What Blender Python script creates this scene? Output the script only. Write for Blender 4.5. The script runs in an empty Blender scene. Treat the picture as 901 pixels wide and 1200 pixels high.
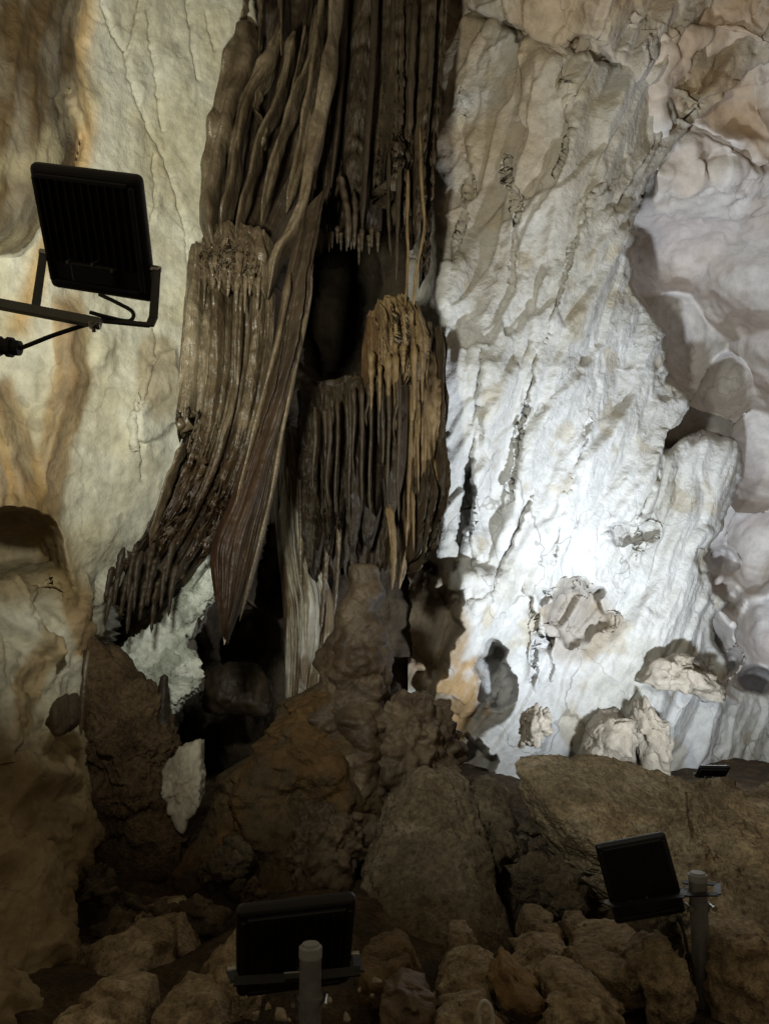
import bpy, bmesh, math, random
import numpy as np
from mathutils import Matrix, Vector, Euler

# ------------------------------------------------------------------ camera, world, exposure
scene = bpy.context.scene
F = 942.0                       # focal length in photograph pixels (901 x 1200)
PITCH = math.radians(8.0)
CP, SP = math.cos(PITCH), math.sin(PITCH)
CAM = np.array([0.0, 0.0, 1.6])
cam_data = bpy.data.cameras.new('camera')
cam = bpy.data.objects.new('camera', cam_data)
scene.collection.objects.link(cam)
cam.location = CAM
cam.rotation_euler = (math.radians(90) + PITCH, 0, 0)
cam_data.sensor_fit = 'VERTICAL'
cam_data.angle = 2 * math.atan(600 / F)
cam_data.clip_start = 0.05
cam_data.clip_end = 200
scene.camera = cam

world = bpy.data.worlds.new('World')
scene.world = world
world.use_nodes = True
bg = world.node_tree.nodes['Background']
bg.inputs['Color'].default_value = (1.0, 0.80, 0.52, 1)
bg.inputs['Strength'].default_value = 0.135         # the dim, warm glow of the rest of the cave

scene.view_settings.view_transform = 'Standard'
scene.view_settings.look = 'None'
scene.view_settings.gamma = 1.0
scene.view_settings.exposure = 0.0
scene.cycles.use_denoising = True
scene.cycles.max_bounces = 4
scene.cycles.diffuse_bounces = 3
scene.cycles.glossy_bounces = 1
scene.cycles.use_adaptive_sampling = True
scene.cycles.adaptive_threshold = 0.03
scene.cycles.sample_clamp_indirect = 4.0

# power (W) and colour of the four floodlights seen in the photograph
LIT = {
    'wall_foot': (138.0, (0.82, 0.91, 1.0)),
    'arm':       (145.0, (0.98, 1.0, 0.87)),
    'post':      (0.0, (0.95, 0.97, 1.0)),
    'low_post':  (0.0, (0.95, 1.0, 0.92)),
}

# ------------------------------------------------------------------ helpers
def W(u, v, Y):
    """World point at distance plane y = Y seen at photograph position (u, v)."""
    u = np.asarray(u, float); v = np.asarray(v, float); Y = np.asarray(Y, float)
    a = (u - 450.5) / F
    b = (600.0 - v) / F
    ry = CP - b * SP
    t = Y / ry
    return np.stack([a * t + 0 * Y, Y + 0 * t, CAM[2] + (SP + b * CP) * t], -1)

_G = np.array([[1,1,0],[-1,1,0],[1,-1,0],[-1,-1,0],[1,0,1],[-1,0,1],[1,0,-1],[-1,0,-1],
               [0,1,1],[0,-1,1],[0,1,-1],[0,-1,-1],[1,1,0],[-1,1,0],[0,-1,1],[0,-1,-1]], np.float32)

def _hash(i, j, k, seed):
    h = (i.astype(np.uint32) * np.uint32(374761393)) ^ (j.astype(np.uint32) * np.uint32(668265263)) \
        ^ (k.astype(np.uint32) * np.uint32(2246822519)) ^ np.uint32((seed * 3266489917 + 12345) & 0xffffffff)
    h = (h ^ (h >> np.uint32(15))) * np.uint32(2246822519)
    h = (h ^ (h >> np.uint32(13))) * np.uint32(3266489917)
    return h ^ (h >> np.uint32(16))

def perlin(p, seed=0):
    p = np.asarray(p, np.float32)
    sh = p.shape[:-1]
    p = p.reshape(-1, 3)
    f = np.floor(p)
    i = f.astype(np.int64)
    d = p - f
    w = d * d * d * (d * (d * 6 - 15) + 10)
    out = np.zeros(len(p), np.float32)
    for a in (0, 1):
        wx = w[:, 0] if a else 1 - w[:, 0]
        for b in (0, 1):
            wy = w[:, 1] if b else 1 - w[:, 1]
            for c in (0, 1):
                wz = w[:, 2] if c else 1 - w[:, 2]
                g = _G[_hash(i[:, 0] + a, i[:, 1] + b, i[:, 2] + c, seed) & np.uint32(15)]
                dot = g[:, 0] * (d[:, 0] - a) + g[:, 1] * (d[:, 1] - b) + g[:, 2] * (d[:, 2] - c)
                out += wx * wy * wz * dot
    return out.reshape(sh)

def fbm(p, freq, octaves=4, seed=0, gain=0.5, lac=2.03):
    s = 0; a = 1.0
    for o in range(octaves):
        s = s + a * perlin(p * freq + o * 7.31, seed + o * 17)
        a *= gain; freq *= lac
    return s

def ridged(p, freq, octaves=3, seed=0, gain=0.5):
    s = 0; a = 1.0
    for o in range(octaves):
        s = s + a * (1 - 2 * np.abs(perlin(p * freq + o * 5.17, seed + o * 13)))
        a *= gain; freq *= 2.1
    return s

def worley(p, freq, seed=0):
    """returns F1, F2, facet value (random plane of the nearest cell)"""
    q = (np.asarray(p, np.float32) * freq)
    sh = q.shape[:-1]
    q = q.reshape(-1, 3)
    i = np.floor(q).astype(np.int64)
    n = len(q)
    f1 = np.full(n, 9.0, np.float32); f2 = np.full(n, 9.0, np.float32); fac = np.zeros(n, np.float32)
    m = np.float32(1 / 4294967295.0)
    for a in (-1, 0, 1):
        for b in (-1, 0, 1):
            for c in (-1, 0, 1):
                ci, cj, ck = i[:, 0] + a, i[:, 1] + b, i[:, 2] + c
                h = _hash(ci, cj, ck, seed)
                r1 = h * m
                h2 = _hash(ci, cj, ck, seed + 101); r2 = h2 * m
                h3 = _hash(ci, cj, ck, seed + 202); r3 = h3 * m
                dx = q[:, 0] - (ci + r1); dy = q[:, 1] - (cj + r2); dz = q[:, 2] - (ck + r3)
                d = np.sqrt(dx * dx + dy * dy + dz * dz)
                g1 = (h >> np.uint32(8) & np.uint32(255)) / 127.5 - 1
                g2 = (h2 >> np.uint32(8) & np.uint32(255)) / 127.5 - 1
                g3 = (h3 >> np.uint32(8) & np.uint32(255)) / 127.5 - 1
                val = dx * g1 + dy * g2 + dz * g3 + 0.35 * g1
                near = d < f1
                f2 = np.where(near, f1, np.minimum(f2, d))
                fac = np.where(near, val, fac)
                f1 = np.where(near, d, f1)
    return f1.reshape(sh), f2.reshape(sh), fac.reshape(sh).astype(np.float32)

def facets(p, freq, seed=0, k=22.0, bias=0.0):
    """fractured planes: every cell is a tilted plane, neighbours meet in short bevels"""
    q = (np.asarray(p, np.float32) * freq)
    sh = q.shape[:-1]; q = q.reshape(-1, 3)
    i = np.floor(q).astype(np.int64)
    num = np.zeros(len(q), np.float32); den = np.full(len(q), 1e-20, np.float32)
    m = np.float32(1 / 4294967295.0)
    for a in (-1, 0, 1):
        for b in (-1, 0, 1):
            for c in (-1, 0, 1):
                ci, cj, ck = i[:, 0] + a, i[:, 1] + b, i[:, 2] + c
                h = _hash(ci, cj, ck, seed); h2 = _hash(ci, cj, ck, seed + 101); h3 = _hash(ci, cj, ck, seed + 202)
                dx = q[:, 0] - (ci + h * m); dy = q[:, 1] - (cj + h2 * m); dz = q[:, 2] - (ck + h3 * m)
                d = np.sqrt(dx * dx + dy * dy + dz * dz)
                g1 = (h >> np.uint32(8) & np.uint32(255)) / 127.5 - 1
                g2 = (h2 >> np.uint32(8) & np.uint32(255)) / 127.5 - 1
                g3 = (h3 >> np.uint32(8) & np.uint32(255)) / 127.5 - 1
                w = np.exp(-k * d)
                num += w * (dx * (g1 * (1 - .6 * bias) - bias) + dz * (g3 * (1 - .6 * bias) + .35 * bias) + 0.45 * g2 * (1 - .5 * bias)); den += w
    return (num / den).reshape(sh).astype(np.float32)

def sst(x, a, b):
    t = np.clip((x - a) / (b - a), 0, 1)
    return t * t * (3 - 2 * t)

def line_dist(U, V, pts):
    """distance and side (positive on the right of the direction of travel) to a polyline"""
    best = np.full(U.shape, 1e9); side = np.zeros(U.shape); along = np.zeros(U.shape)
    n = len(pts) - 1
    for k in range(n):
        (x0, y0), (x1, y1) = pts[k], pts[k + 1]
        ex, ey = x1 - x0, y1 - y0
        L = ex * ex + ey * ey + 1e-9
        t = np.clip(((U - x0) * ex + (V - y0) * ey) / L, 0, 1)
        dx, dy = U - x0 - t * ex, V - y0 - t * ey
        d = np.hypot(dx, dy)
        m = d < best
        best = np.where(m, d, best)
        side = np.where(m, np.sign(ex * dy - ey * dx), side)
        along = np.where(m, (k + t) / n, along)
    return best, side, along

def poly_sd(U, V, pts):
    """signed distance to a polygon, negative inside"""
    d, _, _ = line_dist(U, V, list(pts) + [pts[0]])
    inside = np.zeros(U.shape, bool)
    n = len(pts)
    for k in range(n):
        x0, y0 = pts[k]; x1, y1 = pts[(k + 1) % n]
        c = (y0 > V) != (y1 > V)
        xs = (x1 - x0) * (V - y0) / ((y1 - y0) or 1e-9) + x0
        inside ^= c & (U < xs)
    return np.where(inside, -d, d)

def ell(U, V, cx, cy, rx, ry, rot=0.0):
    r = math.radians(rot)
    dx, dy = U - cx, V - cy
    a = (dx * math.cos(r) + dy * math.sin(r)) / rx
    b = (-dx * math.sin(r) + dy * math.cos(r)) / ry
    return np.sqrt(a * a + b * b)

def spline(pts, n):
    """Catmull-Rom through pts (k x d), resampled to n points by chord length"""
    p = np.asarray(pts, float)
    if len(p) == 2:
        t = np.linspace(0, 1, n)[:, None]
        return p[0] * (1 - t) + p[1] * t
    q = np.vstack([2 * p[0] - p[1], p, 2 * p[-1] - p[-2]])
    out = []
    for k in range(len(p) - 1):
        t = np.linspace(0, 1, 24, endpoint=False)[:, None]
        a, b, c, d = q[k], q[k + 1], q[k + 2], q[k + 3]
        out.append(0.5 * (2 * b + (c - a) * t + (2 * a - 5 * b + 4 * c - d) * t ** 2 + (3 * b - a - 3 * c + d) * t ** 3))
    out = np.vstack(out + [p[-1:]])
    L = np.r_[0, np.cumsum(np.linalg.norm(np.diff(out, axis=0), axis=1))]
    s = np.linspace(0, L[-1], n)
    return np.stack([np.interp(s, L, out[:, k]) for k in range(out.shape[1])], -1)

def normals(P):
    du = np.gradient(P, axis=1); dv = np.gradient(P, axis=0)
    n = np.cross(du, dv)
    return n / (np.linalg.norm(n, axis=-1, keepdims=True) + 1e-12)

def make_mesh(name, verts, faces, tint=None, smooth=True):
    me = bpy.data.meshes.new(name)
    verts = np.ascontiguousarray(verts.reshape(-1, 3), np.float32)
    faces = np.asarray(faces, np.int32)
    k = faces.shape[1]
    me.vertices.add(len(verts)); me.vertices.foreach_set('co', verts.ravel())
    me.loops.add(faces.size); me.loops.foreach_set('vertex_index', faces.ravel())
    me.polygons.add(len(faces))
    me.polygons.foreach_set('loop_start', np.arange(0, faces.size, k, dtype=np.int32))
    me.polygons.foreach_set('use_smooth', np.full(len(faces), smooth))
    me.update(calc_edges=True)
    col = np.ones((len(verts), 4), np.float32)
    if tint is not None:
        col[:, :3] = tint.reshape(-1, 3)
    at = me.color_attributes.new('tint', 'FLOAT_COLOR', 'POINT')
    at.data.foreach_set('color', col.ravel())
    return me

def link(name, me, mat, parent=None, origin=None):
    o = bpy.data.objects.new(name, me)
    scene.collection.objects.link(o)
    if mat is not None:
        me.materials.append(mat)
    if parent is not None:
        o.parent = parent
        pl = Vector(parent.location)
        me.transform(Matrix.Translation(-pl))
    elif origin is not None:
        o.location = origin
        me.transform(Matrix.Translation(-Vector(origin)))
    return o

def tag(o, label=None, cat=None, group=None, kind=None):
    if label: o['label'] = label
    if cat: o['category'] = cat
    if group: o['group'] = group
    if kind: o['kind'] = kind
    return o

def empty(name, loc):
    o = bpy.data.objects.new(name, None)
    scene.collection.objects.link(o)
    o.location = tuple(float(c) for c in loc)
    o.empty_display_size = 0.1
    return o

def grid_faces(nv, nu, off=0, flip=False):
    i = np.arange(nv - 1)[:, None] * nu + np.arange(nu - 1)[None, :]
    f = np.stack([i, i + nu, i + nu + 1, i + 1], -1).reshape(-1, 4) + off
    return f[:, ::-1] if flip else f

def wrap_faces(nv, nu):
    i = np.arange(nv - 1)[:, None] * nu
    a = np.arange(nu)[None, :]; b = (np.arange(nu) + 1)[None, :] % nu
    return np.stack([i + a, i + nu + a, i + nu + b, i + b], -1).reshape(-1, 4)

# ------------------------------------------------------------------ materials
def rock_mat(name, cols, scale=1.0, bump=0.02, rough=0.8, crack=0.0, stretch=1.0, fine=60.0, spec=0.25, grime=0.35):
    m = bpy.data.materials.new(name); m.use_nodes = True
    nt = m.node_tree; N = nt.nodes; L = nt.links
    bs = N['Principled BSDF']
    tc = N.new('ShaderNodeTexCoord')
    mp = N.new('ShaderNodeMapping'); mp.inputs['Scale'].default_value = (1, 1, 1.0 / stretch)
    L.new(tc.outputs['Object'], mp.inputs['Vector'])
    def noise(sc, det, rgh, dist=0.0):
        n = N.new('ShaderNodeTexNoise'); n.inputs['Scale'].default_value = sc
        n.inputs['Detail'].default_value = det; n.inputs['Roughness'].default_value = rgh
        n.inputs['Distortion'].default_value = dist
        L.new(mp.outputs['Vector'], n.inputs['Vector']); return n
    n1 = noise(1.3 * scale, 6, 0.62, 0.6)
    ramp = N.new('ShaderNodeValToRGB')
    cr = ramp.color_ramp
    pos = np.linspace(0.30, 0.70, len(cols))
    cr.elements[0].position = float(pos[0]); cr.elements[0].color = (*cols[0], 1)
    cr.elements[1].position = float(pos[-1]); cr.elements[1].color = (*cols[-1], 1)
    for p_, c_ in zip(pos[1:-1], cols[1:-1]):
        e = cr.elements.new(float(p_)); e.color = (*c_, 1)
    L.new(n1.outputs['Fac'], ramp.inputs['Fac'])
    # fine speckle and dirt
    n2 = noise(11 * scale, 3, 0.7)
    mr = N.new('ShaderNodeMapRange'); mr.inputs['From Min'].default_value = 0.3; mr.inputs['From Max'].default_value = 0.62
    mr.inputs['To Min'].default_value = 1.0 - grime; mr.inputs['To Max'].default_value = 1.0
    L.new(n2.outputs['Fac'], mr.inputs['Value'])
    mul = N.new('ShaderNodeMix'); mul.data_type = 'RGBA'; mul.blend_type = 'MULTIPLY'; mul.inputs['Factor'].default_value = 1.0
    L.new(ramp.outputs['Color'], mul.inputs['A']); L.new(mr.outputs['Result'], mul.inputs['B'])
    at = N.new('ShaderNodeVertexColor'); at.layer_name = 'tint'
    mul2 = N.new('ShaderNodeMix'); mul2.data_type = 'RGBA'; mul2.blend_type = 'MULTIPLY'; mul2.inputs['Factor'].default_value = 1.0
    L.new(mul.outputs['Result'], mul2.inputs['A']); L.new(at.outputs['Color'], mul2.inputs['B'])
    last = mul2.outputs['Result']
    nb = noise(fine * 0.28, 4, 0.65)
    nb2 = noise(fine, 2, 0.6)
    add = N.new('ShaderNodeMath'); add.operation = 'MULTIPLY_ADD'; add.inputs[1].default_value = 0.30
    L.new(nb2.outputs['Fac'], add.inputs[0]); L.new(nb.outputs['Fac'], add.inputs[2])
    height = add.outputs[0]
    if crack > 0:
        nd = noise(2.2, 3, 0.6)
        sm = N.new('ShaderNodeVectorMath'); sm.operation = 'MULTIPLY_ADD'
        sm.inputs[1].default_value = (0.55, 0.55, 0.55)
        L.new(nd.outputs['Color'], sm.inputs[0]); L.new(mp.outputs['Vector'], sm.inputs[2])
        vo = N.new('ShaderNodeTexVoronoi'); vo.feature = 'DISTANCE_TO_EDGE'; vo.inputs['Scale'].default_value = 1.5
        sc2 = N.new('ShaderNodeMapping'); sc2.inputs['Scale'].default_value = (1.0, 1.0, 0.45); sc2.inputs['Rotation'].default_value = (0, 0.35, 0)
        L.new(sm.outputs[0], sc2.inputs['Vector']); L.new(sc2.outputs['Vector'], vo.inputs['Vector'])
        # only some cracks stay open
        nm = noise(0.9, 3, 0.5)
        mm = N.new('ShaderNodeMapRange'); mm.inputs['From Min'].default_value = 0.45; mm.inputs['From Max'].default_value = 0.62
        mm.inputs['To Min'].default_value = 0.0; mm.inputs['To Max'].default_value = 0.012
        L.new(nm.outputs['Fac'], mm.inputs['Value'])
        lt = N.new('ShaderNodeMath'); lt.operation = 'LESS_THAN'
        L.new(vo.outputs['Distance'], lt.inputs[0]); L.new(mm.outputs['Result'], lt.inputs[1])
        mx = N.new('ShaderNodeMix'); mx.data_type = 'RGBA'
        fm = N.new('ShaderNodeMath'); fm.operation = 'MULTIPLY'; fm.inputs[1].default_value = crack
        L.new(lt.outputs[0], fm.inputs[0]); L.new(fm.outputs[0], mx.inputs['Factor'])
        L.new(last, mx.inputs['A']); mx.inputs['B'].default_value = (0.06, 0.045, 0.03, 1)
        last = mx.outputs['Result']
    L.new(last, bs.inputs['Base Color'])
    bs.inputs['Roughness'].default_value = rough
    bs.inputs['Specular IOR Level'].default_value = spec
    b = N.new('ShaderNodeBump'); b.inputs['Strength'].default_value = 0.9; b.inputs['Distance'].default_value = bump
    L.new(height, b.inputs['Height']); L.new(b.outputs['Normal'], bs.inputs['Normal'])
    return m

def plain_mat(name, col, rough=0.5, metal=0.0, noise_amt=0.25, sc=40, bump=0.0):
    m = bpy.data.materials.new(name); m.use_nodes = True
    N = m.node_tree.nodes; L = m.node_tree.links; bs = N['Principled BSDF']
    tc = N.new('ShaderNodeTexCoord'); n = N.new('ShaderNodeTexNoise')
    n.inputs['Scale'].default_value = sc; n.inputs['Detail'].default_value = 5
    L.new(tc.outputs['Object'], n.inputs['Vector'])
    mx = N.new('ShaderNodeMix'); mx.data_type = 'RGBA'
    mx.inputs['A'].default_value = (*[c * (1 - noise_amt) for c in col], 1)
    mx.inputs['B'].default_value = (*[min(1, c * (1 + noise_amt)) for c in col], 1)
    L.new(n.outputs['Fac'], mx.inputs['Factor']); L.new(mx.outputs['Result'], bs.inputs['Base Color'])
    mr = N.new('ShaderNodeMapRange'); mr.inputs['To Min'].default_value = rough * 0.75; mr.inputs['To Max'].default_value = min(1, rough * 1.25)
    L.new(n.outputs['Fac'], mr.inputs['Value']); L.new(mr.outputs['Result'], bs.inputs['Roughness'])
    bs.inputs['Metallic'].default_value = metal
    if bump:
        b = N.new('ShaderNodeBump'); b.inputs['Distance'].default_value = bump
        L.new(n.outputs['Fac'], b.inputs['Height']); L.new(b.outputs['Normal'], bs.inputs['Normal'])
    return m

M = {}
M['lime'] = rock_mat('white_limestone', [(0.42, 0.40, 0.35), (0.52, 0.505, 0.475), (0.58, 0.57, 0.555), (0.62, 0.615, 0.61)], 0.8, 0.017, 0.85, crack=0.4, grime=.22)
M['cream'] = rock_mat('cream_calcite', [(0.46, 0.41, 0.29), (0.55, 0.515, 0.40), (0.60, 0.575, 0.475), (0.63, 0.61, 0.53)], 0.8, 0.012, 0.7, crack=0.2, fine=55, grime=.32)
M['alcove'] = rock_mat('smooth_scalloped_limestone', [(0.60, 0.55, 0.51), (0.67, 0.63, 0.61), (0.71, 0.68, 0.68)], 0.8, 0.008, 0.85, crack=0.22, fine=40, grime=0.2)
M['flow'] = rock_mat('brown_flowstone', [(0.045, 0.030, 0.015), (0.088, 0.061, 0.034), (0.14, 0.102, 0.06), (0.225, 0.175, 0.113)], 2.2, 0.020, 0.38, stretch=1.3, fine=40, spec=0.5)
M['darkflow'] = rock_mat('shaded_dark_flowstone', [(0.022, 0.014, 0.008), (0.040, 0.026, 0.014), (0.066, 0.044, 0.025)], 1.6, 0.012, 0.55, stretch=2.0, fine=60, spec=0.35)  # brown flowstone with the shade of the centre put into its albedo
M['midflow'] = rock_mat('shaded_umber_flowstone', [(0.028, 0.018, 0.009), (0.052, 0.035, 0.019), (0.085, 0.06, 0.034)], 1.6, 0.012, 0.55, stretch=2.0, fine=60, spec=0.35)  # umber albedo lowered to shadow the central curtains
M['orange'] = rock_mat('ochre_flowstone', [(0.07, 0.042, 0.018), (0.14, 0.088, 0.037), (0.22, 0.145, 0.065), (0.32, 0.215, 0.10)], 2.0, 0.014, 0.6, stretch=2.5, fine=70, spec=0.4)  # ochre stone, albedo lifted to paint golden highlights on the cascade
M['pale'] = rock_mat('pale_flowstone', [(0.25, 0.20, 0.14), (0.42, 0.38, 0.30), (0.55, 0.53, 0.46)], 2.2, 0.014, 0.7, stretch=2.0)
M['paler'] = rock_mat('pale_greenish_limestone', [(0.52, 0.54, 0.47), (0.66, 0.68, 0.61), (0.74, 0.76, 0.69)], 2.2, 0.016, 0.8)  # albedo raised to make up for weak lamp light on the patch
M['boulder'] = rock_mat('tan_boulder_rock', [(0.13, 0.096, 0.058), (0.25, 0.195, 0.125), (0.40, 0.33, 0.23)], 3.0, 0.045, 0.9, grime=.6, fine=75)
M['ochrerock'] = rock_mat('ochre_rock', [(0.04, 0.026, 0.013), (0.075, 0.05, 0.024), (0.125, 0.084, 0.038)], 2.2, 0.03, 0.8)
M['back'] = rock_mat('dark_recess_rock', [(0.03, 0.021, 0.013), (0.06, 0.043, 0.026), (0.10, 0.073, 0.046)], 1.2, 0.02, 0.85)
M['mud'] = rock_mat('clay_and_rubble', [(0.05, 0.033, 0.018), (0.085, 0.058, 0.032), (0.17, 0.12, 0.07)], 5, 0.04, 0.9, grime=.6, fine=90)
M['knob'] = rock_mat('greyish_cave_coral', [(0.05, 0.033, 0.019), (0.09, 0.062, 0.037), (0.16, 0.115, 0.07)], 2.5, 0.016, 0.6, spec=0.35)
M['pebble'] = rock_mat('pale_stone_chip', [(0.35, 0.28, 0.18), (0.5, 0.43, 0.32)], 6, 0.006, 0.8)
M['black'] = plain_mat('black_painted_aluminium', (0.007, 0.007, 0.008), 0.45)
M['bracket'] = plain_mat('grey_painted_steel', (0.055, 0.055, 0.06), 0.5, 0.3)
M['galv'] = plain_mat('galvanised_steel', (0.30, 0.31, 0.31), 0.5, 0.75, 0.3, 60, 0.001)
M['cap'] = plain_mat('grey_plastic_cap', (0.34, 0.35, 0.35), 0.45)
M['rubber'] = plain_mat('black_rubber', (0.012, 0.012, 0.012), 0.6)
M['bolt'] = plain_mat('bright_zinc', (0.55, 0.53, 0.48), 0.3, 0.9)
M['whitewire'] = plain_mat('white_plastic_sleeve', (0.6, 0.58, 0.52), 0.5)
def glass_mat(name, strength, col):
    m = bpy.data.materials.new(name); m.use_nodes = True
    bs = m.node_tree.nodes['Principled BSDF']
    bs.inputs['Base Color'].default_value = (0.5, 0.5, 0.48, 1)
    bs.inputs['Roughness'].default_value = 0.15
    bs.inputs['Emission Color'].default_value = (*col, 1)
    bs.inputs['Emission Strength'].default_value = strength
    return m

# ------------------------------------------------------------------ the cave shell
def chart(u0, u1, v0, v1, step):
    u = np.arange(u0, u1 + step, step, dtype=float); v = np.arange(v0, v1 + step, step, dtype=float)
    return np.meshgrid(u, v)

def sheet(name, U, V, Y, disp, mat, tint=None, label=None):
    P = W(U, V, Y)
    if disp is not None:
        n = normals(P)
        # one normal direction towards the open cave
        if n[..., 1].mean() > 0: n = -n
        P = P + n * disp[..., None]
    me = make_mesh(name, P, grid_faces(*U.shape), tint)
    o = link(name, me, mat)
    tag(o, label, None, None, 'structure')
    return o

def mixc(t, c, a):
    return t * (1 - a[..., None]) + np.array(c) * a[..., None]

def right_wall():
    U, V = chart(478, 1030, -140, 985, 1.55)
    q0 = np.stack([U / 140.0, V / 140.0, 0 * U], -1)
    wu = U + 9 * fbm(q0, 1.6, 3, 3) + 5 * fbm(q0, 5, 2, 5); wv = V + 9 * fbm(q0, 1.6, 3, 9) + 5 * fbm(q0, 5, 2, 6)
    # overall lean of the wall
    Y = 6.25 + 1.25 * (np.clip(U, 480, 900) - 500) / 370 - (0.0006 + .0016 * sst(U, 520, 680)) * np.clip(420 - V, 0, 999) + 0.0019 * (V - 430).clip(0, 600) * (.75 + .7 * sst(U, 820, 520))
    Y += 0.9 * sst(U + 8 * fbm(q0, 3, 3, 2), 522, 488) * sst(V, 720, 640)
    Y += 0.55 * sst(U, 660, 510) * sst(V, 470, 170)
    # roof block above the long crack
    crack = [(500, -25), (545, 8), (590, 35), (640, 52), (700, 66), (760, 92), (800, 122), (830, 158), (870, 182), (910, 205), (1040, 270)]
    d, s, al = line_dist(wu, wv, crack)
    above = (s < 0)
    Y -= np.where(above, 0.10 * sst(d, 0, 5) + 0.0026 * d, 0)
    Y += 0.10 * np.exp(-(d / 4.5) ** 2)
    # bright diagonal rib coming down from the roof
    d, s, al = line_dist(wu, wv, [(1000, -20), (901, 62), (840, 118), (800, 152), (765, 190), (735, 235), (718, 300), (690, 360), (650, 430)])
    Y -= 0.14 * np.exp(-(d / np.where(s > 0, 30.0, 12.0)) ** 2) * (1 - sst(al, .7, 1))
    # ribs: steep shaded face on the left, long lit slope on the right
    ribs = [([(700, 70), (672, 140), (655, 215), (640, 300), (628, 400), (600, 470)], 0.070, 46),
            ([(735, 130), (690, 230), (660, 330), (640, 400)], 0.035, 26),
            ([(612, 150), (598, 240), (575, 330), (556, 420), (545, 500)], 0.049, 40),
            ([(560, 140), (540, 220), (520, 300), (512, 380)], 0.035, 26),
            ([(640, 395), (615, 480), (603, 560), (585, 640), (560, 700), (540, 760)], 0.063, 44),
            ([(575, 400), (566, 480), (556, 560), (548, 640)], 0.049, 20),
            ([(548, 655), (536, 720), (520, 790), (512, 840)], 0.340, 30),
            ([(700, 420), (682, 500), (668, 580), (650, 640)], 0.025, 30), ([(770, 420), (752, 500), (735, 570), (728, 620)], 0.017, 26), ([(800, 560), (775, 640), (760, 720), (740, 790)], 0.025, 34), ([(780, 150), (740, 215), (712, 280), (680, 330)], 0.042, 24), ([(640, 60), (615, 110), (600, 150)], 0.070, 22),
            ([(636, 640), (622, 700), (628, 760), (622, 812)], 0.049, 18),
            ([(760, 800), (742, 840), (726, 890)], 0.084, 26),
            ([(830, 800), (800, 830), (788, 900)], 0.070, 30)]
    ru = U + 7 * fbm(q0, 1.6, 3, 3) + 1.5 * fbm(q0, 9, 2, 5); rv = V + 7 * fbm(q0, 1.6, 3, 9)
    for pts, amp, w in ribs:
        d, s, al = line_dist(ru, rv, pts)
        # travelling downwards: s > 0 is the left side
        fade = sst(al, 0, .12) * (1 - sst(al, .82, 1))
        Y -= amp * fade * np.where(s > 0, 1 - sst(d, 0, 12), 1 - sst(d, 0, 2.2 * w))
    # hollows
    uneven = .30 * fbm(q0, 4.5, 3, 55) + .22 * facets(q0, 6.0, 56, 30)
    for (cx, cy, rx, ry, rot, dep, hard) in [
        (608, 40, 20, 11, 20, .35, .3), (690, 56, 30, 19, 10, .30, .3), 
        (543, 600, 11, 60, 6, .36, .3),
        (676, 718, 40, 40, 8, .36, .45), (580, 792, 27, 36, -10, .95, .45),
        (553, 893, 29, 29, 5, .9, .2), (497, 735, 42, 62, 8, .75, .25),
        (640, 770, 12, 36, 8, .16, .6), (735, 622, 34, 13, 0, .22, .4),
        (820, 655, 14, 16, 0, .12, .4), (755, 45, 40, 24, 20, .06, .6)]:
        r = ell(wu, wv, cx, cy, rx, ry, rot) + uneven
        Y += dep * (.72 + .28 * np.clip((cy - wv) / ry, -1, 1)) * (1 - sst(r, .62, 1.0))
    for pts, wd, dp in [([(562, 430), (552, 520), (548, 600), (553, 660)], 2.2, .10),
                        ([(618, 590), (596, 640), (575, 690), (556, 704)], 2.4, .10), ([(627, 420), (612, 500), (604, 570)], 1.8, .07), ([(690, 240), (665, 310), (640, 390)], 1.8, .06),
                        ([(592, 190), (606, 250), (600, 330)], 2.0, .07), ([(545, 130), (548, 220), (530, 310)], 2.0, .07), ([(660, 90), (668, 150), (652, 205)], 1.8, .06),
                        ([(636, 690), (650, 700), (672, 684)], 2.0, .08), ([(690, 500), (660, 590), (650, 650)], 1.6, .05), 
                        ([(770, 560), (745, 610), (748, 640)], 1.5, .05), ([(620, 700), (632, 740), (626, 800)], 2.2, .10)]:
        d, s, al = line_dist(U + 5 * fbm(q0, 8, 3, 57), V + 5 * fbm(q0, 8, 3, 58), pts)
        Y += dp * np.exp(-(d / wd) ** 2) - np.where(s < 0, .45 * dp * np.exp(-(d / 16) ** 2), 0)
    # outline against the alcove behind
    edge = [(400, -200), (1080, -200), (1000, -22), (901, 62), (850, 106), (806, 150), (775, 190), (752, 226), (740, 262), (736, 300), (740, 338),
            (757, 362), (776, 386), (779, 420), (782, 446), (800, 460), (806, 478), (792, 497), (779, 506), (776, 528), (790, 524),
            (802, 512), (822, 507), (850, 515), (868, 530), (868, 556), (858, 584), (840, 622), (824, 652), (834, 690), (850, 706),
            (832, 726), (834, 752), (850, 776), (852, 796), (876, 812), (1100, 836), (1100, 1050), (400, 1050)]
    sd = poly_sd(U + 4 * fbm(q0, 6, 3, 41), V + 4 * fbm(q0, 6, 3, 44), edge)
    Y += 0.16 * np.exp(np.minimum(sd, 0) / 9.0) * (sd < 0) + np.where(sd >= 0, 0.16 + 3.2 * sst(sd, 0, 9), 0)
    P = W(U, V, Y)
    bed = np.stack([P[..., 0] * 1.0 + 0.32 * P[..., 2], P[..., 1], P[..., 2] * 0.55 - 0.2 * P[..., 0]], -1)   # slanting grain
    disp = 0.06 * fbm(P, 0.7, 2, 5)
    wz = P + np.stack([.10 * fbm(P, 1.3, 2, 61), 0 * U, .10 * fbm(P, 1.3, 2, 63)], -1) + .012 * fbm(P, 9, 2, 64)[..., None]
    # fracture planes slant from upper right to lower left
    ca, sa = math.cos(math.radians(24)), math.sin(math.radians(24))
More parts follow.
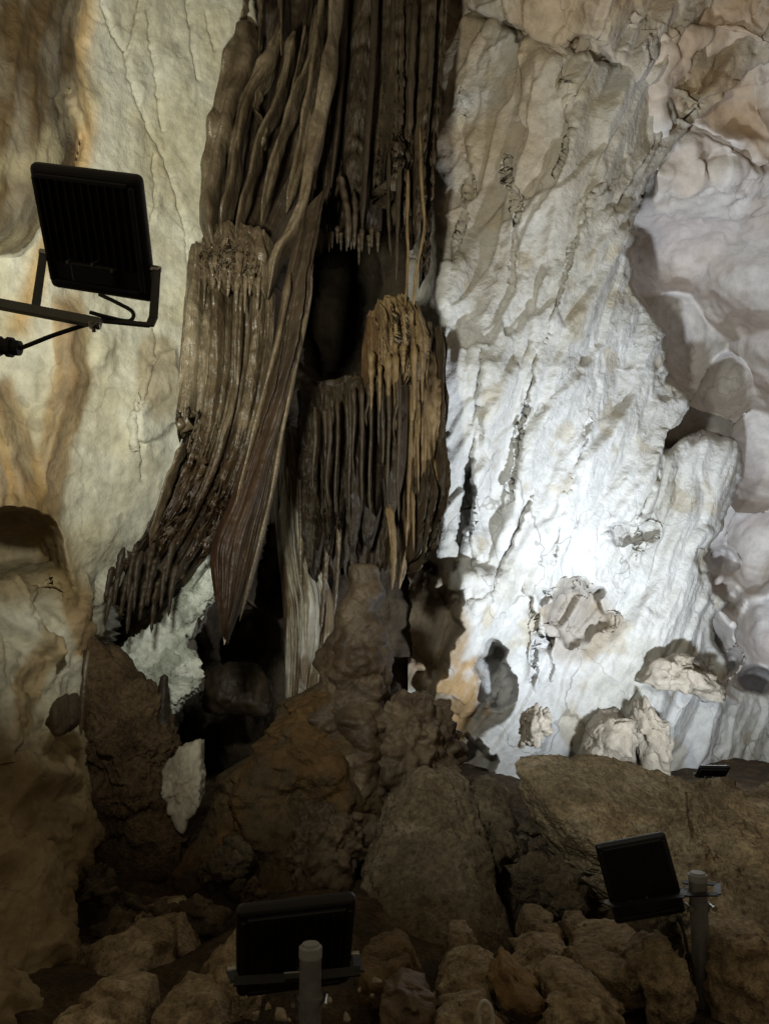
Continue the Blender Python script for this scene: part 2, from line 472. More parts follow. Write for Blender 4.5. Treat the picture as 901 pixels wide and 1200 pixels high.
    def slant(Q, st): return np.stack([Q[..., 0] * ca - Q[..., 2] * sa, Q[..., 1], (Q[..., 0] * sa + Q[..., 2] * ca) / st], -1)
    bw = slant(wz, 3.6); bed = slant(P, 5.0)
    patch = sst(fbm(P, .9, 2, 81), -.15, .25)
    high = .85 + .15 * sst(V, 560, 330)
    disp += 0.26 * facets(bw, 1.35, 7, 80, .9) * high
    disp += 0.080 * facets(bw + 3.3, 3.2, 8, 60, .8) * high
    disp += 0.022 * facets(slant(wz, 2.4), 7, 17, 40, .5) * (.3 + .7 * patch) + .007 * facets(slant(wz, 2.4), 16, 18, 34) * (.3 + .7 * patch)
    disp += (0.003 + .006 * patch) * fbm(bed, 8, 4, 29, .6) + 0.004 * ridged(bed, 5, 3, 33) + 0.002 * fbm(P, 34, 2, 31)
    disp = np.clip(disp, -.35, .35)
    gv, gu = np.gradient(Y); g = np.hypot(gv - .0031, gu - .0052) / .0115
    for _ in range(3): g = (g + np.roll(g, 1, 0) + np.roll(g, -1, 0) + np.roll(g, 1, 1) + np.roll(g, -1, 1)) / 5
    att = 1 / (1 + (g / 3.5) ** 2)
    disp = disp * (.15 + .85 * att)
    rough = 1 - 0.7 * sst(ell(U, V, 497, 735, 60, 80), 1.2, .8)
    disp = disp * rough * np.where(sd > 3, 0, 1)
    # colour of the stone: ochre roof, rusty stains near the flowstone, brown shade painted upper left, cream elsewhere
    t = np.ones(U.shape + (3,))
    dcr, scr, _ = line_dist(wu, wv, crack)
    roof = np.where(scr < 0, 1, 0) * sst(dcr, -2, 6)
    n1 = fbm(P, 1.5, 4, 71)
    t = mixc(t, (0.64, 0.48, 0.32), roof * (0.85 + 0.5 * n1).clip(0, 1))
    t = mixc(t, (0.72, 0.62, 0.48), (sst(V + 70 * n1, 460, 110) * (.62 + .4 * n1)).clip(0, .8) * (1 - roof))
    t = mixc(t, (0.62, 0.47, 0.30), (sst(U, 720, 560) * sst(V, 420, 120) * (0.75 + 0.8 * n1)).clip(0, .85) * (1 - roof))  # warm brown painted into the stone where the upper-left wall lies in shadow
    t = mixc(t, (0.72, 0.60, 0.40), (sst(fbm(P, 2.6, 4, 75), .22, .5) * 0.5))
    t = mixc(t, (0.62, 0.36, 0.10), sst(ell(U, V, 530, 815, 32, 66, -6) + .6 * n1 + .7 * fbm(P, 6, 4, 73), 1.2, .5) * .85)
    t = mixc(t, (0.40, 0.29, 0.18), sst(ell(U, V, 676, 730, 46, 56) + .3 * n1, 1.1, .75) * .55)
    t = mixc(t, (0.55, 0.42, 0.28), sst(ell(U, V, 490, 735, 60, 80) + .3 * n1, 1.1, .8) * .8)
    t = mixc(t, (0.60, 0.38, 0.12), sst(ell(U, V, 828, 172, 30, 16, 30) + .6 * n1, 1.1, .6) * .8)
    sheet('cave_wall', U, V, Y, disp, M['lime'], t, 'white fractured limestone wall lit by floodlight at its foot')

def alcove():
    U, V = chart(690, 1060, -140, 930, 2.2)
    q0 = np.stack([U / 140.0, V / 140.0, 0 * U], -1)
    wu = U + 26 * fbm(q0, 1.1, 3, 3); wv = V + 26 * fbm(q0, 1.1, 3, 9)
    best = np.full(U.shape, 9.0)
    for (cx, cy, r) in [(798, 275, 84), (884, 330, 80), (905, 225, 74), (850, 462, 42), (935, 430, 80), (800, 400, 60), (895, 545, 58), (885, 645, 58), (900, 745, 50), (850, 690, 30), (843, 772, 20),
                        (888, 800, 30), (820, 530, 50), (960, 640, 70), (990, 300, 80), (800, 620, 60), (940, 150, 70), (850, 150, 70), (970, 800, 70), (800, 760, 50)]:
        q = ((wu - cx) ** 2 + (wv - cy) ** 2) / (1.25 * r) ** 2
        hh = np.clip(.5 + .5 * (q - best) / .10, 0, 1)
        best = q * (1 - hh) + best * hh - .10 * hh * (1 - hh)
    best = np.clip(best, 0, 1.3)
    up = sst(V, 345, 190)
    Y = 8.75 - 1.55 * up - .0022 * np.clip(190 - V, 0, 400) + 2.5 * sst(U, 770, 730) * sst(V, 260, 200) - 0.95 * best * (1 - .75 * up) + 0.0006 * (U - 800) - 0.0022 * np.clip(260 - V, 0, 200) + 0.7 * (1 - sst(ell(U, V, 893, 802, 34, 20, 15), .6, 1)) + 0.35 * (1 - sst(ell(U, V, 845, 655, 24, 18, 30), .6, 1)) + 2.5 * sst(V, 800, 880) + 2.5 * sst(U, 770, 720) * sst(V, 380, 520) + 2.5 * sst(U, 816, 776) * sst(V, 560, 620)
    P = W(U, V, Y)
    disp = 0.05 * fbm(P, 1.5, 3, 15) + 0.008 * fbm(P, 9, 4, 19) + (.03 + .12 * up) * facets(P + .1 * fbm(P, 1.5, 2, 16)[..., None], 1.6, 27, 40) + (.01 + .04 * up) * facets(P, 4.5, 28, 34) + .012 * up * fbm(P, 7, 4, 29)
    dk, _, _ = line_dist(U + 8 * fbm(q0, 5, 3, 31), V + 8 * fbm(q0, 5, 3, 32), [(790, 140), (830, 158), (870, 182), (910, 205), (1040, 270)])
    disp = disp - .10 * np.exp(-(dk / 4) ** 2)
    n1 = fbm(P, 1.5, 4, 71)
    t = np.ones(U.shape + (3,))
    t = mixc(t, (0.95, 0.90, 0.90), sst(n1, -.2, .4) * .7)
    t = mixc(t, (0.78, 0.68, 0.56), sst(fbm(P, 1.1, 3, 91), .15, .45) * .4)
    t = mixc(t, (0.64, 0.47, 0.30), sst(V - .55 * (U - 830) + 25 * n1, 172, 140) * (.75 + .5 * n1).clip(0, 1))
    sheet('alcove_wall', U, V, Y, disp, M['alcove'], t, 'smooth scalloped limestone hollows behind the bright wall edge')

def left_wall():
    U, V = chart(-190, 345, -140, 1260, 2.0)
    q0 = np.stack([U / 140.0, V / 140.0, 0 * U], -1)
    wu = U + 10 * fbm(q0, 1.4, 4, 103); wv = V + 10 * fbm(q0, 1.4, 4, 109)
    Y = 3.9 + 1.5 * sst(U, -120, 330) + 0.0006 * (V - 300)
    # brown fold that stands forward at the upper left
    sd = poly_sd(wu, wv, [(-300, -300), (98, -300), (99, 60), (97, 130), (92, 190), (60, 240), (20, 300), (-300, 330)])
    Y -= 0.42 * (1 - sst(sd, -45, 6))
    sd2 = poly_sd(wu, wv, [(55, 110), (78, 95), (95, 160), (92, 210), (55, 210), (48, 160)])
    Y += 0.16 * (1 - sst(sd2, -10, 4))
    # flowstone folds further down
    for pts, amp, w in [([(76, 340), (80, 430), (66, 500), (52, 560), (48, 600)], .12, 16), ([(-10, 440), (8, 500), (22, 560), (28, 600)], .16, 14),
                        ([(34, 560), (60, 640), (80, 690), (100, 760)], .10, 18), ([(-40, 470), (-8, 540), (0, 600)], .16, 16),
                        ([(200, 420), (175, 470), (165, 540)], .05, 30)]:
        d, s, al = line_dist(wu, wv, pts)
        Y -= amp * np.exp(-(d / w) ** 2) * sst(al, 0, .15)
    # overhang and the slot below it
    sd = poly_sd(wu, wv, [(-300, 596), (-20, 600), (30, 598), (62, 612), (80, 650), (88, 690), (60, 676), (0, 688), (-300, 700)])
    Y += 0.85 * (1 - sst(sd, -30, 6))
    Y -= 0.0015 * np.clip(V - 690, 0, 900) * sst(V, 690, 760) + .0034 * np.clip(V - 900, 0, 400)
    # small scoop
    Y -= .09 * np.exp(-ell(wu, wv, 128, 412, 26, 16, -25) ** 2) * sst(wu + wv * .4, 310, 290)
    Y -= 0.05 * (1 - sst(poly_sd(wu + 6 * fbm(q0, 5, 3, 1), wv + 6 * fbm(q0, 5, 3, 2), [(170, 440), (180, 415), (208, 408), (215, 440), (210, 490), (185, 520), (163, 530), (162, 490)]), -3, 2))
    # right-hand limit of the mass
    body = [(-400, -300), (300, -300), (296, 40), (272, 150), (262, 250), (250, 340), (240, 430), (225, 520), (195, 600), (150, 660), (116, 720), (104, 762), (128, 800), (150, 846), (152, 905),
            (138, 970), (108, 1040), (82, 1090), (66, 1150), (52, 1220), (40, 1300), (-400, 1300)]
    sd = poly_sd(wu, wv, body)
    Y += 0.35 * np.exp(np.minimum(sd, 0) / 20.0) * (V > 560) * sst(V, 560, 700) + np.where(sd >= 0, 3.6 * sst(sd, 0, 34), 0)
    P = W(U, V, Y)
    low = sst(V, 640, 720)
    st = P * np.array([1, 1, .35])
    disp = 0.05 * fbm(P, 1.1, 3, 115) + (0.012 + .02 * low) * fbm(P, 4.5, 4, 119) + 0.008 * ridged(st, 5, 3, 121) + (0.004 + .008 * low) * fbm(P, 18, 3, 125)
    fold = sst(-poly_sd(wu, wv, [(-300, -300), (98, -300), (99, 130), (92, 190), (60, 240), (20, 300), (-300, 330)]), 0, 20)
    disp += fold * 0.03 * ridged(P * np.array([1, 1, .18]), 4, 3, 131)
    f1, f2, fa = worley(P + .1 * fbm(P, 3, 2, 4)[..., None], 3.2, 77)
    disp += 0.006 * fa + low * (.16 * facets(P * np.array([1, 1, .6]) + .12 * fbm(P, 1.5, 2, 4)[..., None], 2.0, 78, 60) + .05 * facets(P, 5, 79, 44) + .012 * facets(P, 13, 80, 30))
    # hairline cracks of the pale face
    for pts in [[(118, 0), (128, 30), (150, 62), (152, 90), (166, 130), (182, 160), (198, 185), (206, 220), (216, 250), (222, 285), (224, 330)],
                [(162, 0), (158, 40), (151, 66)], [(172, 15), (180, 70), (186, 120), (192, 150)], [(182, 180), (183, 240), (176, 262)],
                [(182, 345), (185, 420), (176, 460), (164, 480)], [(218, 0), (224, 60), (231, 95)], [(240, 20), (250, 60)], [(160, 470), (164, 520), (166, 560)]]:
        d, s, al = line_dist(U + 2.5 * fbm(q0, 9, 3, 7), V + 2.5 * fbm(q0, 9, 3, 8), pts)
        disp -= 0.035 * np.exp(-(d / 1.7) ** 2)
    t = np.ones(U.shape + (3,))
    n1 = fbm(P, 1.8, 4, 171); n2 = fbm(st, 5, 4, 173)
    t = mixc(t, (0.12, 0.078, 0.038), np.clip(fold * (.95 + .2 * n2), 0, 1))
    d, s, al = line_dist(wu, wv, [(99, -100), (99, 60), (97, 130), (94, 190), (70, 245), (45, 300), (18, 380)])
    t = mixc(t, (0.80, 0.50, 0.18), np.exp(-(d / 13) ** 2) * .8)
    for pts, w in [([(76, 330), (82, 420), (68, 500), (52, 560), (46, 620)], 15), ([(0, 440), (12, 500), (26, 560), (32, 610)], 14), ([(34, 570), (62, 650), (86, 700), (96, 760)], 9), ([(-30, 460), (-5, 600)], 22)]:
        d, s, al = line_dist(wu, wv, pts)
        a = np.exp(-(d / w) ** 2)
        t = mixc(t, (0.72, 0.45, 0.16), np.exp(-(np.abs(d - w) / 7) ** 2) * .6 * sst(al, 0, .1))
        t = mixc(t, (0.42, 0.25, 0.11), a * .85 * sst(al, 0, .1))
    t = mixc(t, (0.84, 0.76, 0.56), (sst(n1, 0, .4) * .35))
    t = mixc(t, (0.55, 0.45, 0.32), sst(ell(U, V, 185, 440, 30, 48) + .4 * n1, 1.1, .7) * .7)
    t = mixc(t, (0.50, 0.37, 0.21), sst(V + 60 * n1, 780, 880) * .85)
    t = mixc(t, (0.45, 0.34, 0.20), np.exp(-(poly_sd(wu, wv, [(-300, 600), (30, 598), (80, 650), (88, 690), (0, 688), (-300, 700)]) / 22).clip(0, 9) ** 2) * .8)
    t = mixc(t, (0.60, 0.42, 0.20), sst(ell(U, V, 30, 800, 20, 90, 20) + .4 * n2, 1.1, .6) * .7)
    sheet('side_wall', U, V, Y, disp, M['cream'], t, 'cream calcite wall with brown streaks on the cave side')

def recess():
    U, V = chart(20, 600, -140, 1080, 3.0)
    q0 = np.stack([U / 140.0, V / 140.0, 0 * U], -1)
    wu = U + 12 * fbm(q0, 1.4, 4, 203); wv = V + 12 * fbm(q0, 1.4, 4, 209)
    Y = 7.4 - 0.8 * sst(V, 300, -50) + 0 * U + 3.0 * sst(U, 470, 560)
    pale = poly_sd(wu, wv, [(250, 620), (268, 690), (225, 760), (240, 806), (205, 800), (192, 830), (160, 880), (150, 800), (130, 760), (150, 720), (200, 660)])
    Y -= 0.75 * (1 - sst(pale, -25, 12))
    for (cx, cy, rx, ry, dep) in [(315, 660, 30, 60, .8), (225, 760, 30, 40, .6), (290, 770, 40, 60, .5), (390, 360, 60, 100, 1.8), (230, 940, 60, 120, .7)]:
        Y += dep * (1 - sst(ell(wu, wv, cx, cy, rx, ry), .5, 1.1))
    P = W(U, V, Y)
    disp = 0.22 * fbm(P, .8, 4, 215) + 0.05 * fbm(P, 4, 4, 219) + .05 * ridged(P * np.array([1, 1, .4]), 2.2, 3, 223)
    t = np.ones(U.shape + (3,))
    t = mixc(t, (4.6, 5.2, 6.3), 1 - sst(pale, -6, 14))  # lit patch of the rear wall painted as pale colour
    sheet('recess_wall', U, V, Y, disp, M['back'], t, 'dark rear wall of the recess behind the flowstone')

def floor():
    xs = np.arange(-5, 7.01, .04); ys = np.arange(-2.5, 10.5, .04)
    X, Yy = np.meshgrid(xs, ys)
    P = np.stack([X, Yy, 0 * X], -1)
    z = 0.10 + 0.22 * sst(Yy, 2.2, 5) - 0.10 * sst(Yy, 4.5, 7.5) + .10 * fbm(P, .8, 3, 301) * sst(Yy, 1.2, 2.5)
    f1, f2, fa = worley(P + .05 * fbm(P, 4, 2, 5)[..., None], 5, 305)
    z = z + sst(Yy, 1.5, 2.6) * (0.035 * (0.6 - f1) + .02 * fbm(P, 6, 4, 307)) + .008 * fbm(P, 14, 3, 309)
    z = z - .40 * np.exp(-((X - .75) / .5) ** 2 - ((Yy - 4.1) / .6) ** 2) - .25 * np.exp(-((X + 1.1) / .4) ** 2 - ((Yy - 4.3) / .6) ** 2)
    P[..., 2] = z
    t = np.ones(X.shape + (3,))
    o = link('cave_floor', make_mesh('cave_floor', P, grid_faces(*X.shape, flip=True), t), M['mud'])
    tag(o, 'brown clay and rubble floor of the cave', None, None, 'structure')

right_wall(); alcove(); left_wall(); recess(); floor()

# ------------------------------------------------------------------ builders for formations
def px(Y):          # metres per photograph pixel at depth Y
    return Y / F

def curtain(name, left, right, mat, parent=None, flutes=((9, .05), (23, .02)), belly=.25, thick=.12, ns=150, nt=220, fringe=.0, seed=0,
            tiers=None, tint=None, steps=0.0, wob=.05, lump=0.0):
    """fluted flowstone sheet between two guide lines of (u, v, Y), closed at the back"""
    Lp = spline(W(*np.array(left, float).T), nt); Rp = spline(W(*np.array(right, float).T), nt)
    s = np.linspace(0, 1, ns)
    S, T = np.meshgrid(s, np.linspace(0, 1, nt))
    ss = np.stack([S * 4, T * 2, 0 * S + seed], -1)
    if fringe:
        cut = 1 - fringe * (0.5 + 0.9 * perlin(np.stack([s * 17, 0 * s + seed, 0 * s], -1), seed) + .5 * perlin(np.stack([s * 43, 0 * s + seed, 0 * s], -1), seed + 5)).clip(0, 1)
        Te = T * cut[None, :]
    else:
        Te = T
    ti = Te * (nt - 1)
    i0 = np.clip(np.floor(ti).astype(int), 0, nt - 2); fr = (ti - i0)[..., None]
    Lq = Lp[i0] * (1 - fr) + Lp[i0 + 1] * fr; Rq = Rp[i0] * (1 - fr) + Rp[i0 + 1] * fr
    P = Lq * (1 - S[..., None]) + Rq * S[..., None]
    n = normals(P)
    if n[..., 1].mean() > 0: n = -n
    d = belly * np.sin(np.pi * S) ** .8
    edge = np.clip(np.minimum(S, 1 - S) * 12, 0, 1)
    Sw = S + wob * fbm(ss, 1.0, 3, seed + 3) + wob * .4 * fbm(ss * np.array([1, 3, 1]), 2.0, 2, seed + 4)
    for f, a in flutes:
        c = np.stack([Sw * f, Te * 1.7 + 0 * S, 0 * S + seed * .37], -1)
        r = 1 - 2 * np.abs(perlin(c, seed + int(f)))
        vary = .6 + .8 * (perlin(np.stack([S * f * .5, Te * 2.5, 0 * S + 3.3], -1), seed + 9) + .3)
        d = d + a * np.clip(r * 1.25 - .2, -.3, 1) * np.clip(vary, .05, 1.4) * edge
    if steps:
        ph = (Te * 6 + 1.1 * perlin(np.stack([S * 2.2, Te * 2.5, 0 * S + .3], -1), seed + 31)) % 1.0
        d = d + steps * np.where(ph < .86, ph / .86, (1 - ph) / .14) * np.clip(.2 + 1.6 * perlin(np.stack([S * 3, Te * 4, 0 * S], -1), seed + 33), 0, 1) * edge + steps * .5 * fbm(P, 9, 3, seed + 35) * edge
    d = d + edge * (.03 * fbm(P, 3, 3, seed + 11) + .008 * fbm(P, 14, 3, seed + 15))
    if lump: d = d + lump * edge * (fbm(P, 6, 3, seed + 41) + .5 * np.clip(1 - 1.4 * worley(P * np.array([1, 1, .6]), 14, seed + 43)[0], 0, 1))
    front = P + n * d[..., None]
    back = P + np.array([0, 1, 0]) * (thick * np.sqrt(np.clip(np.sin(np.pi * S), 0, 1)) * np.clip((1 - T) * 6, 0, 1) ** .5)[..., None]
    # bring the lower lip together
    lip = np.clip((T - .96) / .04, 0, 1)[..., None] ** 2
    front = front * (1 - lip * .85) + back * lip * .85
    V = np.concatenate([front.reshape(-1, 3), back.reshape(-1, 3)])
    nvv = S.size
    fa = np.concatenate([grid_faces(nt, ns), grid_faces(nt, ns, nvv, True)])
    bot = np.arange(ns - 1) + (nt - 1) * ns; top = np.arange(ns - 1)
    fa = np.concatenate([fa, np.stack([bot, bot + nvv, bot + 1 + nvv, bot + 1], -1), np.stack([top + 1, top + 1 + nvv, top + nvv, top], -1)])
    tt = np.ones(S.shape + (3,))
    if tint is not None: tt = tint(S, Te, front, tt)
    tt = np.concatenate([tt.reshape(-1, 3)] * 2)
    me = make_mesh(name, V, fa, tt)
    o = link(name, me, mat, parent)
    return o, front

def strips(name, left, right, n, mat, parent, seed=0, overlap=.08, endmin=.8, jit=.11, **kw):
    """a drapery made of n separate rounded folds lying side by side between two guide lines"""
    rg = random.Random(seed)
    m = max(len(left), len(right))
    L = spline(np.array(left, float), 9); R = spline(np.array(right, float), 9)
    cuts = np.array([0] + [k + rg.uniform(-.42, .42) for k in range(1, n)] + [n]) / n
    for k in range(n):
        a, b = cuts[k] - overlap / n, cuts[k + 1] + overlap / n
        dY = rg.uniform(-jit, jit); e = rg.uniform(endmin, 1.0)
        A = L + (R - L) * a; B = L + (R - L) * b
        A = spline(A, 60)[:int(60 * e)][::6]; B = spline(B, 60)[:int(60 * e)][::6]
        # the fold narrows towards its end
        for j, q in ((-1, .47), (-2, .22), (-3, .08)):
            a_, b_ = A[j].copy(), B[j].copy()
            A[j] = a_ * (1 - q) + b_ * q; B[j] = b_ * (1 - q) + a_ * q
        A[:, 2] += dY; B[:, 2] += dY
        w = abs(B[0, 0] - A[0, 0]) * A[0, 2] / F
        curtain(name, A, B, mat, parent, flutes=((2.0, .34 * w), (4.2, .09 * w)), lump=.24 * w, belly=w * rg.uniform(.55, .9), thick=w * .6, ns=64, nt=210, fringe=.10,
                seed=seed * 10 + k, steps=.10 * w, wob=.10, **kw)

def rib(name, pts, r0, r1, mat, parent, depth=2.2, n=60, ns=14, seed=0, taper_top=True, rough=.15):
    """a hanging fold or stalactite: swept oval along guide points (u, v, Y), radii in metres, deeper than wide"""
    C = spline(W(*np.array(pts, float).T), n)
    T = np.linspace(0, 1, n)
    r = r0 + (r1 - r0) * T
    if taper_top: r = r * np.clip(T * 8 + .35, 0, 1)
    r = r * np.clip((1 - T) * 10 + .12, 0, 1)
    r = r * (1 + .5 * perlin(np.stack([T * 7, 0 * T + seed, 0 * T], -1), seed))
    a = np.linspace(0, 2 * np.pi, ns, endpoint=False)
    A, TT = np.meshgrid(a, T)
    R = r[:, None] * (1 + rough * perlin(np.stack([np.cos(A) * 1.5 + seed, np.sin(A) * 1.5, TT * 12], -1), seed + 1) + rough * .8 * np.sin(3 * A + 4 * TT + seed))
    P = C[:, None, :] + np.stack([R * np.cos(A), R * depth * np.sin(A), 0 * A], -1)
    V = np.concatenate([P.reshape(-1, 3), C[:1], C[-1:]])
    f = wrap_faces(n, ns)
    me = make_mesh(name, V, f)
    return link(name, me, mat, parent)

_ico = {}
def ico(sub):
    if sub not in _ico:
        bm = bmesh.new(); bmesh.ops.create_icosphere(bm, subdivisions=sub, radius=1)
        bm.verts.ensure_lookup_table()
        v = np.array([x.co[:] for x in bm.verts]); v /= np.linalg.norm(v, axis=1, keepdims=True)
        f = np.array([[x.index for x in fc.verts] for fc in bm.faces]); bm.free()
        _ico[sub] = (v, f)
    return _ico[sub]

def hull_mesh(name, pts, sub=5, sharp=18, amp=.04, seed=0, flut=0.0, facet=.5, knob=0.0, tint=None, grit=1.0):
    """boulder: rounded convex hull of world points, then fractured and roughened"""
    pts = np.asarray(pts, float)
    c = (pts.max(0) + pts.min(0)) / 2 * .5 + pts.mean(0) * .5
    bm = bmesh.new()
    for p in pts: bm.verts.new(p)
    g = bmesh.ops.convex_hull(bm, input=bm.verts)
    bm.faces.ensure_lookup_table(); bm.normal_update()
    pl = []
    for f in bm.faces:
        nn = np.array(f.normal[:]); h = nn @ (np.array(f.verts[0].co[:]) - c)
        if h < 0: nn, h = -nn, -h
        if h > 1e-5 and not any(nn @ m_ > .995 and abs(h - h_) < .02 for m_, h_ in pl): pl.append((nn, h))
    bm.free()
    dvec, fc = ico(sub)
    acc = 0
    for nn, h in pl:
        acc = acc + np.clip(dvec @ nn / h, 0, None) ** sharp
    r = acc ** (-1.0 / sharp) * 2.0 ** (1.0 / sharp)
    P = c + dvec * r[:, None]
    size = np.linalg.norm(pts.max(0) - pts.min(0))
    k = 1.0 / max(size, .05)
    f1, f2, fa = worley(P + .06 * size * fbm(P, 3 * k, 2, seed + 50)[:, None], 4.2 * k, seed + 3)
    g1, g2, fb = worley(P, 11 * k, seed + 5)
    d = amp * (1.0 * fbm(P, 2.2 * k, 3, seed) + facet * fa + facet * .35 * fb + grit * (.55 * fbm(P, 9 * k, 4, seed + 8, .6) + .2 * fbm(P, 40 * k, 3, seed + 9, .6))   + grit * .04 * fbm(P, 16, 3, seed + 7))
    if flut: d = d + flut * ridged(P * np.array([1, 1, .22]), 3.0, 3, seed + 12)
    if knob:
        k1, _, _ = worley(P + .02 * fbm(P, 8, 2, seed)[:, None], 11, seed + 21); k2, _, _ = worley(P, 24, seed + 22)
        d = d + knob * (np.clip(1 - k1 * 1.3, 0, 1) + .45 * np.clip(1 - k2 * 1.3, 0, 1))
    P = P + dvec * d[:, None]
    tt = None
    if tint is not None: tt = tint(P, np.ones_like(P))
    return make_mesh(name, P, fc, tt)

def rock(name, outline, depth, mat, label, cat, group=None, sub=5, amp=.04, seed=0, parent=None, lean=.0, **kw):
    """outline: list of (u, v, Y) seen on the near side; the rock reaches `depth` metres further back"""
    a = W(*np.array(outline, float).T)
    c = a.mean(0)
    b = c + (a - c) * .8 + np.array([lean, depth, 0])
    f = c + (a - c) * .45 + np.array([0, -depth * .30, 0])
    P = np.concatenate([a, b, f])
    me = hull_mesh(name, P, sub, amp=amp, seed=seed, **kw)
    org = (float(c[0]), float(c[1] + depth / 2), float(P[:, 2].min()))
    o = link(name, me, mat, parent, None if parent is not None else org)
    if parent is None: tag(o, label, cat, group)
    return o

def pillar(name, axis, mat, parent=None, knob=.03, seed=0, n=150, ns=110, freq=9, amp=.03, tint=None, origin=None, dep=1.0, flut=0.0):
    """knobbly stalagmite or column; axis = list of (u, v, Y, radius in px)"""
    ax = np.array(axis, float)
    C4 = np.concatenate([W(ax[:, 0], ax[:, 1], ax[:, 2]), (ax[:, 3] * ax[:, 2] / F)[:, None]], 1)
    C = spline(C4, n)
    A, I = np.meshgrid(np.linspace(0, 2 * np.pi, ns, endpoint=False), np.arange(n))
    r = C[:, 3][:, None]
    P = C[:, None, :3] + np.stack([r * np.cos(A), dep * r * np.sin(A), 0 * A], -1)
    nn = np.stack([np.cos(A), np.sin(A), 0 * A], -1)
    w1, _, _ = worley(P + .03 * fbm(P, 6, 2, seed)[..., None], freq, seed); w2, _, _ = worley(P, freq * 2.3, seed + 3)
    d = knob * (np.clip(1 - 1.25 * w1, 0, 1) * 1.3 + .5 * np.clip(1 - 1.25 * w2, 0, 1)) + amp * fbm(P, 3, 4, seed + 5)
    if flut: d = d + flut * (ridged(P * np.array([1, 1, .2]), 2.6, 3, seed + 12) - .6)
    d = d * np.clip(r / .22, .12, 1)
    P = P + nn * d[..., None]
    top = C[0, :3][None] + np.array([[0, 0, .01]]); botc = C[-1:, :3]
    V = np.concatenate([P.reshape(-1, 3), top, botc])
    f = wrap_faces(n, ns)
    a0 = np.arange(ns); a1 = (a0 + 1) % ns; k = n * ns
    cap = np.stack([np.full(ns, k), a0, a1, a1], -1)
    # quads only: close the top with degenerate-free fan built as separate triangles is avoided by pulling the first ring in
    P2 = P.copy(); P2[0] = C[0, :3] + (P2[0] - C[0, :3]) * .05; P2[-1] = C[-1, :3] + (P2[-1] - C[-1, :3]) * .05
    tt = tint(P2, np.ones_like(P2)) if tint is not None else None
    me = make_mesh(name, P2, f, tt)
    return link(name, me, mat, parent, origin)

rng = random.Random(7)

# ------------------------------------------------------------------ hanging flowstone at the left of the recess
# (1) curved draperies under the roof
D1 = empty('flowstone_drapery', W(300, 320, 5.0))
tag(D1, 'brown drapery of curved hanging folds above a fringed shelf, beside the cream wall', 'drapery')
curtain('shade_backing_sheet', [(292, -60, 5.6), (285, 20, 5.55), (270, 110, 5.5), (258, 200, 5.45), (250, 290, 5.3)],
        [(400, -60, 5.75), (392, 60, 5.7), (378, 140, 5.65), (362, 220, 5.55), (318, 305, 5.35)], M['darkflow'], D1, flutes=((5, .16), (11, .05)), belly=.04, seed=3, ns=130)  # dark sheet behind the folds, its colour deepens the shaded hollows
folds = [([(300, 40, 5.2), (283, 80, 5.15), (268, 130, 5.1), (255, 190, 5.05), (247, 260, 5.0), (252, 305, 4.95)], .075, .05),
         ([(330, 30, 5.2), (318, 72, 5.15), (292, 115, 5.1), (279, 170, 5.05), (272, 220, 5.0), (262, 265, 5.0), (266, 302, 4.95)], .034, .036),
         ([(345, 40, 5.2), (335, 90, 5.15), (322, 130, 5.1), (306, 162, 5.05), (296, 205, 5.0), (284, 252, 5.0), (276, 288, 4.95)], .032, .022),
         ([(372, 10, 5.2), (365, 70, 5.15), (348, 112, 5.1), (335, 152, 5.05), (324, 186, 5.0), (312, 232, 5.0), (306, 262, 4.95)], .036, .02),
         ([(360, 30, 5.2), (350, 80, 5.15), (340, 130, 5.1), (333, 172, 5.05)], .018, .012),
         ([(310, 95, 5.2), (300, 130, 5.15), (312, 150, 5.1), (306, 175, 5.05)], .016, .02),
         ([(394, -30, 5.2), (389, 60, 5.15), (380, 120, 5.1), (368, 180, 5.05), (356, 240, 5.0), (342, 278, 4.95), (326, 300, 4.9), (314, 350, 4.85)], .050, .034),
         ([(306, -30, 5.25), (306, 30, 5.2), (304, 62, 5.15)], .022, .014), ([(328, -30, 5.25), (330, 30, 5.2), (330, 66, 5.15)], .018, .012),
         ([(296, -30, 5.25), (290, 10, 5.2), (283, 44, 5.15)], .03, .02), ([(382, -30, 5.2), (372, 60, 5.15), (362, 130, 5.1), (350, 200, 5.1), (336, 250, 5.0)], .04, .03)]
for k, (p, a, b) in enumerate(folds):
    rib('fold', p, a, b, M['flow'], D1, depth=3.4, seed=20 + k, n=90, ns=24, rough=.28)
o, fr_ = curtain('shelf', [(236, 292, 5.1), (230, 320, 5.0), (228, 352, 4.95)], [(322, 286, 5.05), (318, 318, 4.95), (312, 360, 4.9)], M['flow'], D1,
                 flutes=((6, .05), (13, .02)), belly=.16, seed=8, ns=140, nt=70, fringe=.4)
for k in range(8):
    u = 242 + k * 9.0 + rng.uniform(-2, 2); v0 = 322 + rng.uniform(-6, 6)
    rib('stalactite', [(u, v0, 4.84), (u - 1, v0 + 14, 4.83), (u - 2, v0 + rng.uniform(18, 56), 4.84)], rng.uniform(.014, .032), .007, M['flow'], D1, depth=1.4, n=20, ns=9, seed=60 + k)
pillar('knob', [(305, 276, 4.9, 3), (304, 286, 4.9, 6), (306, 300, 4.9, 8), (305, 312, 4.92, 6)], M['flow'], D1, knob=.012, n=30, ns=24)

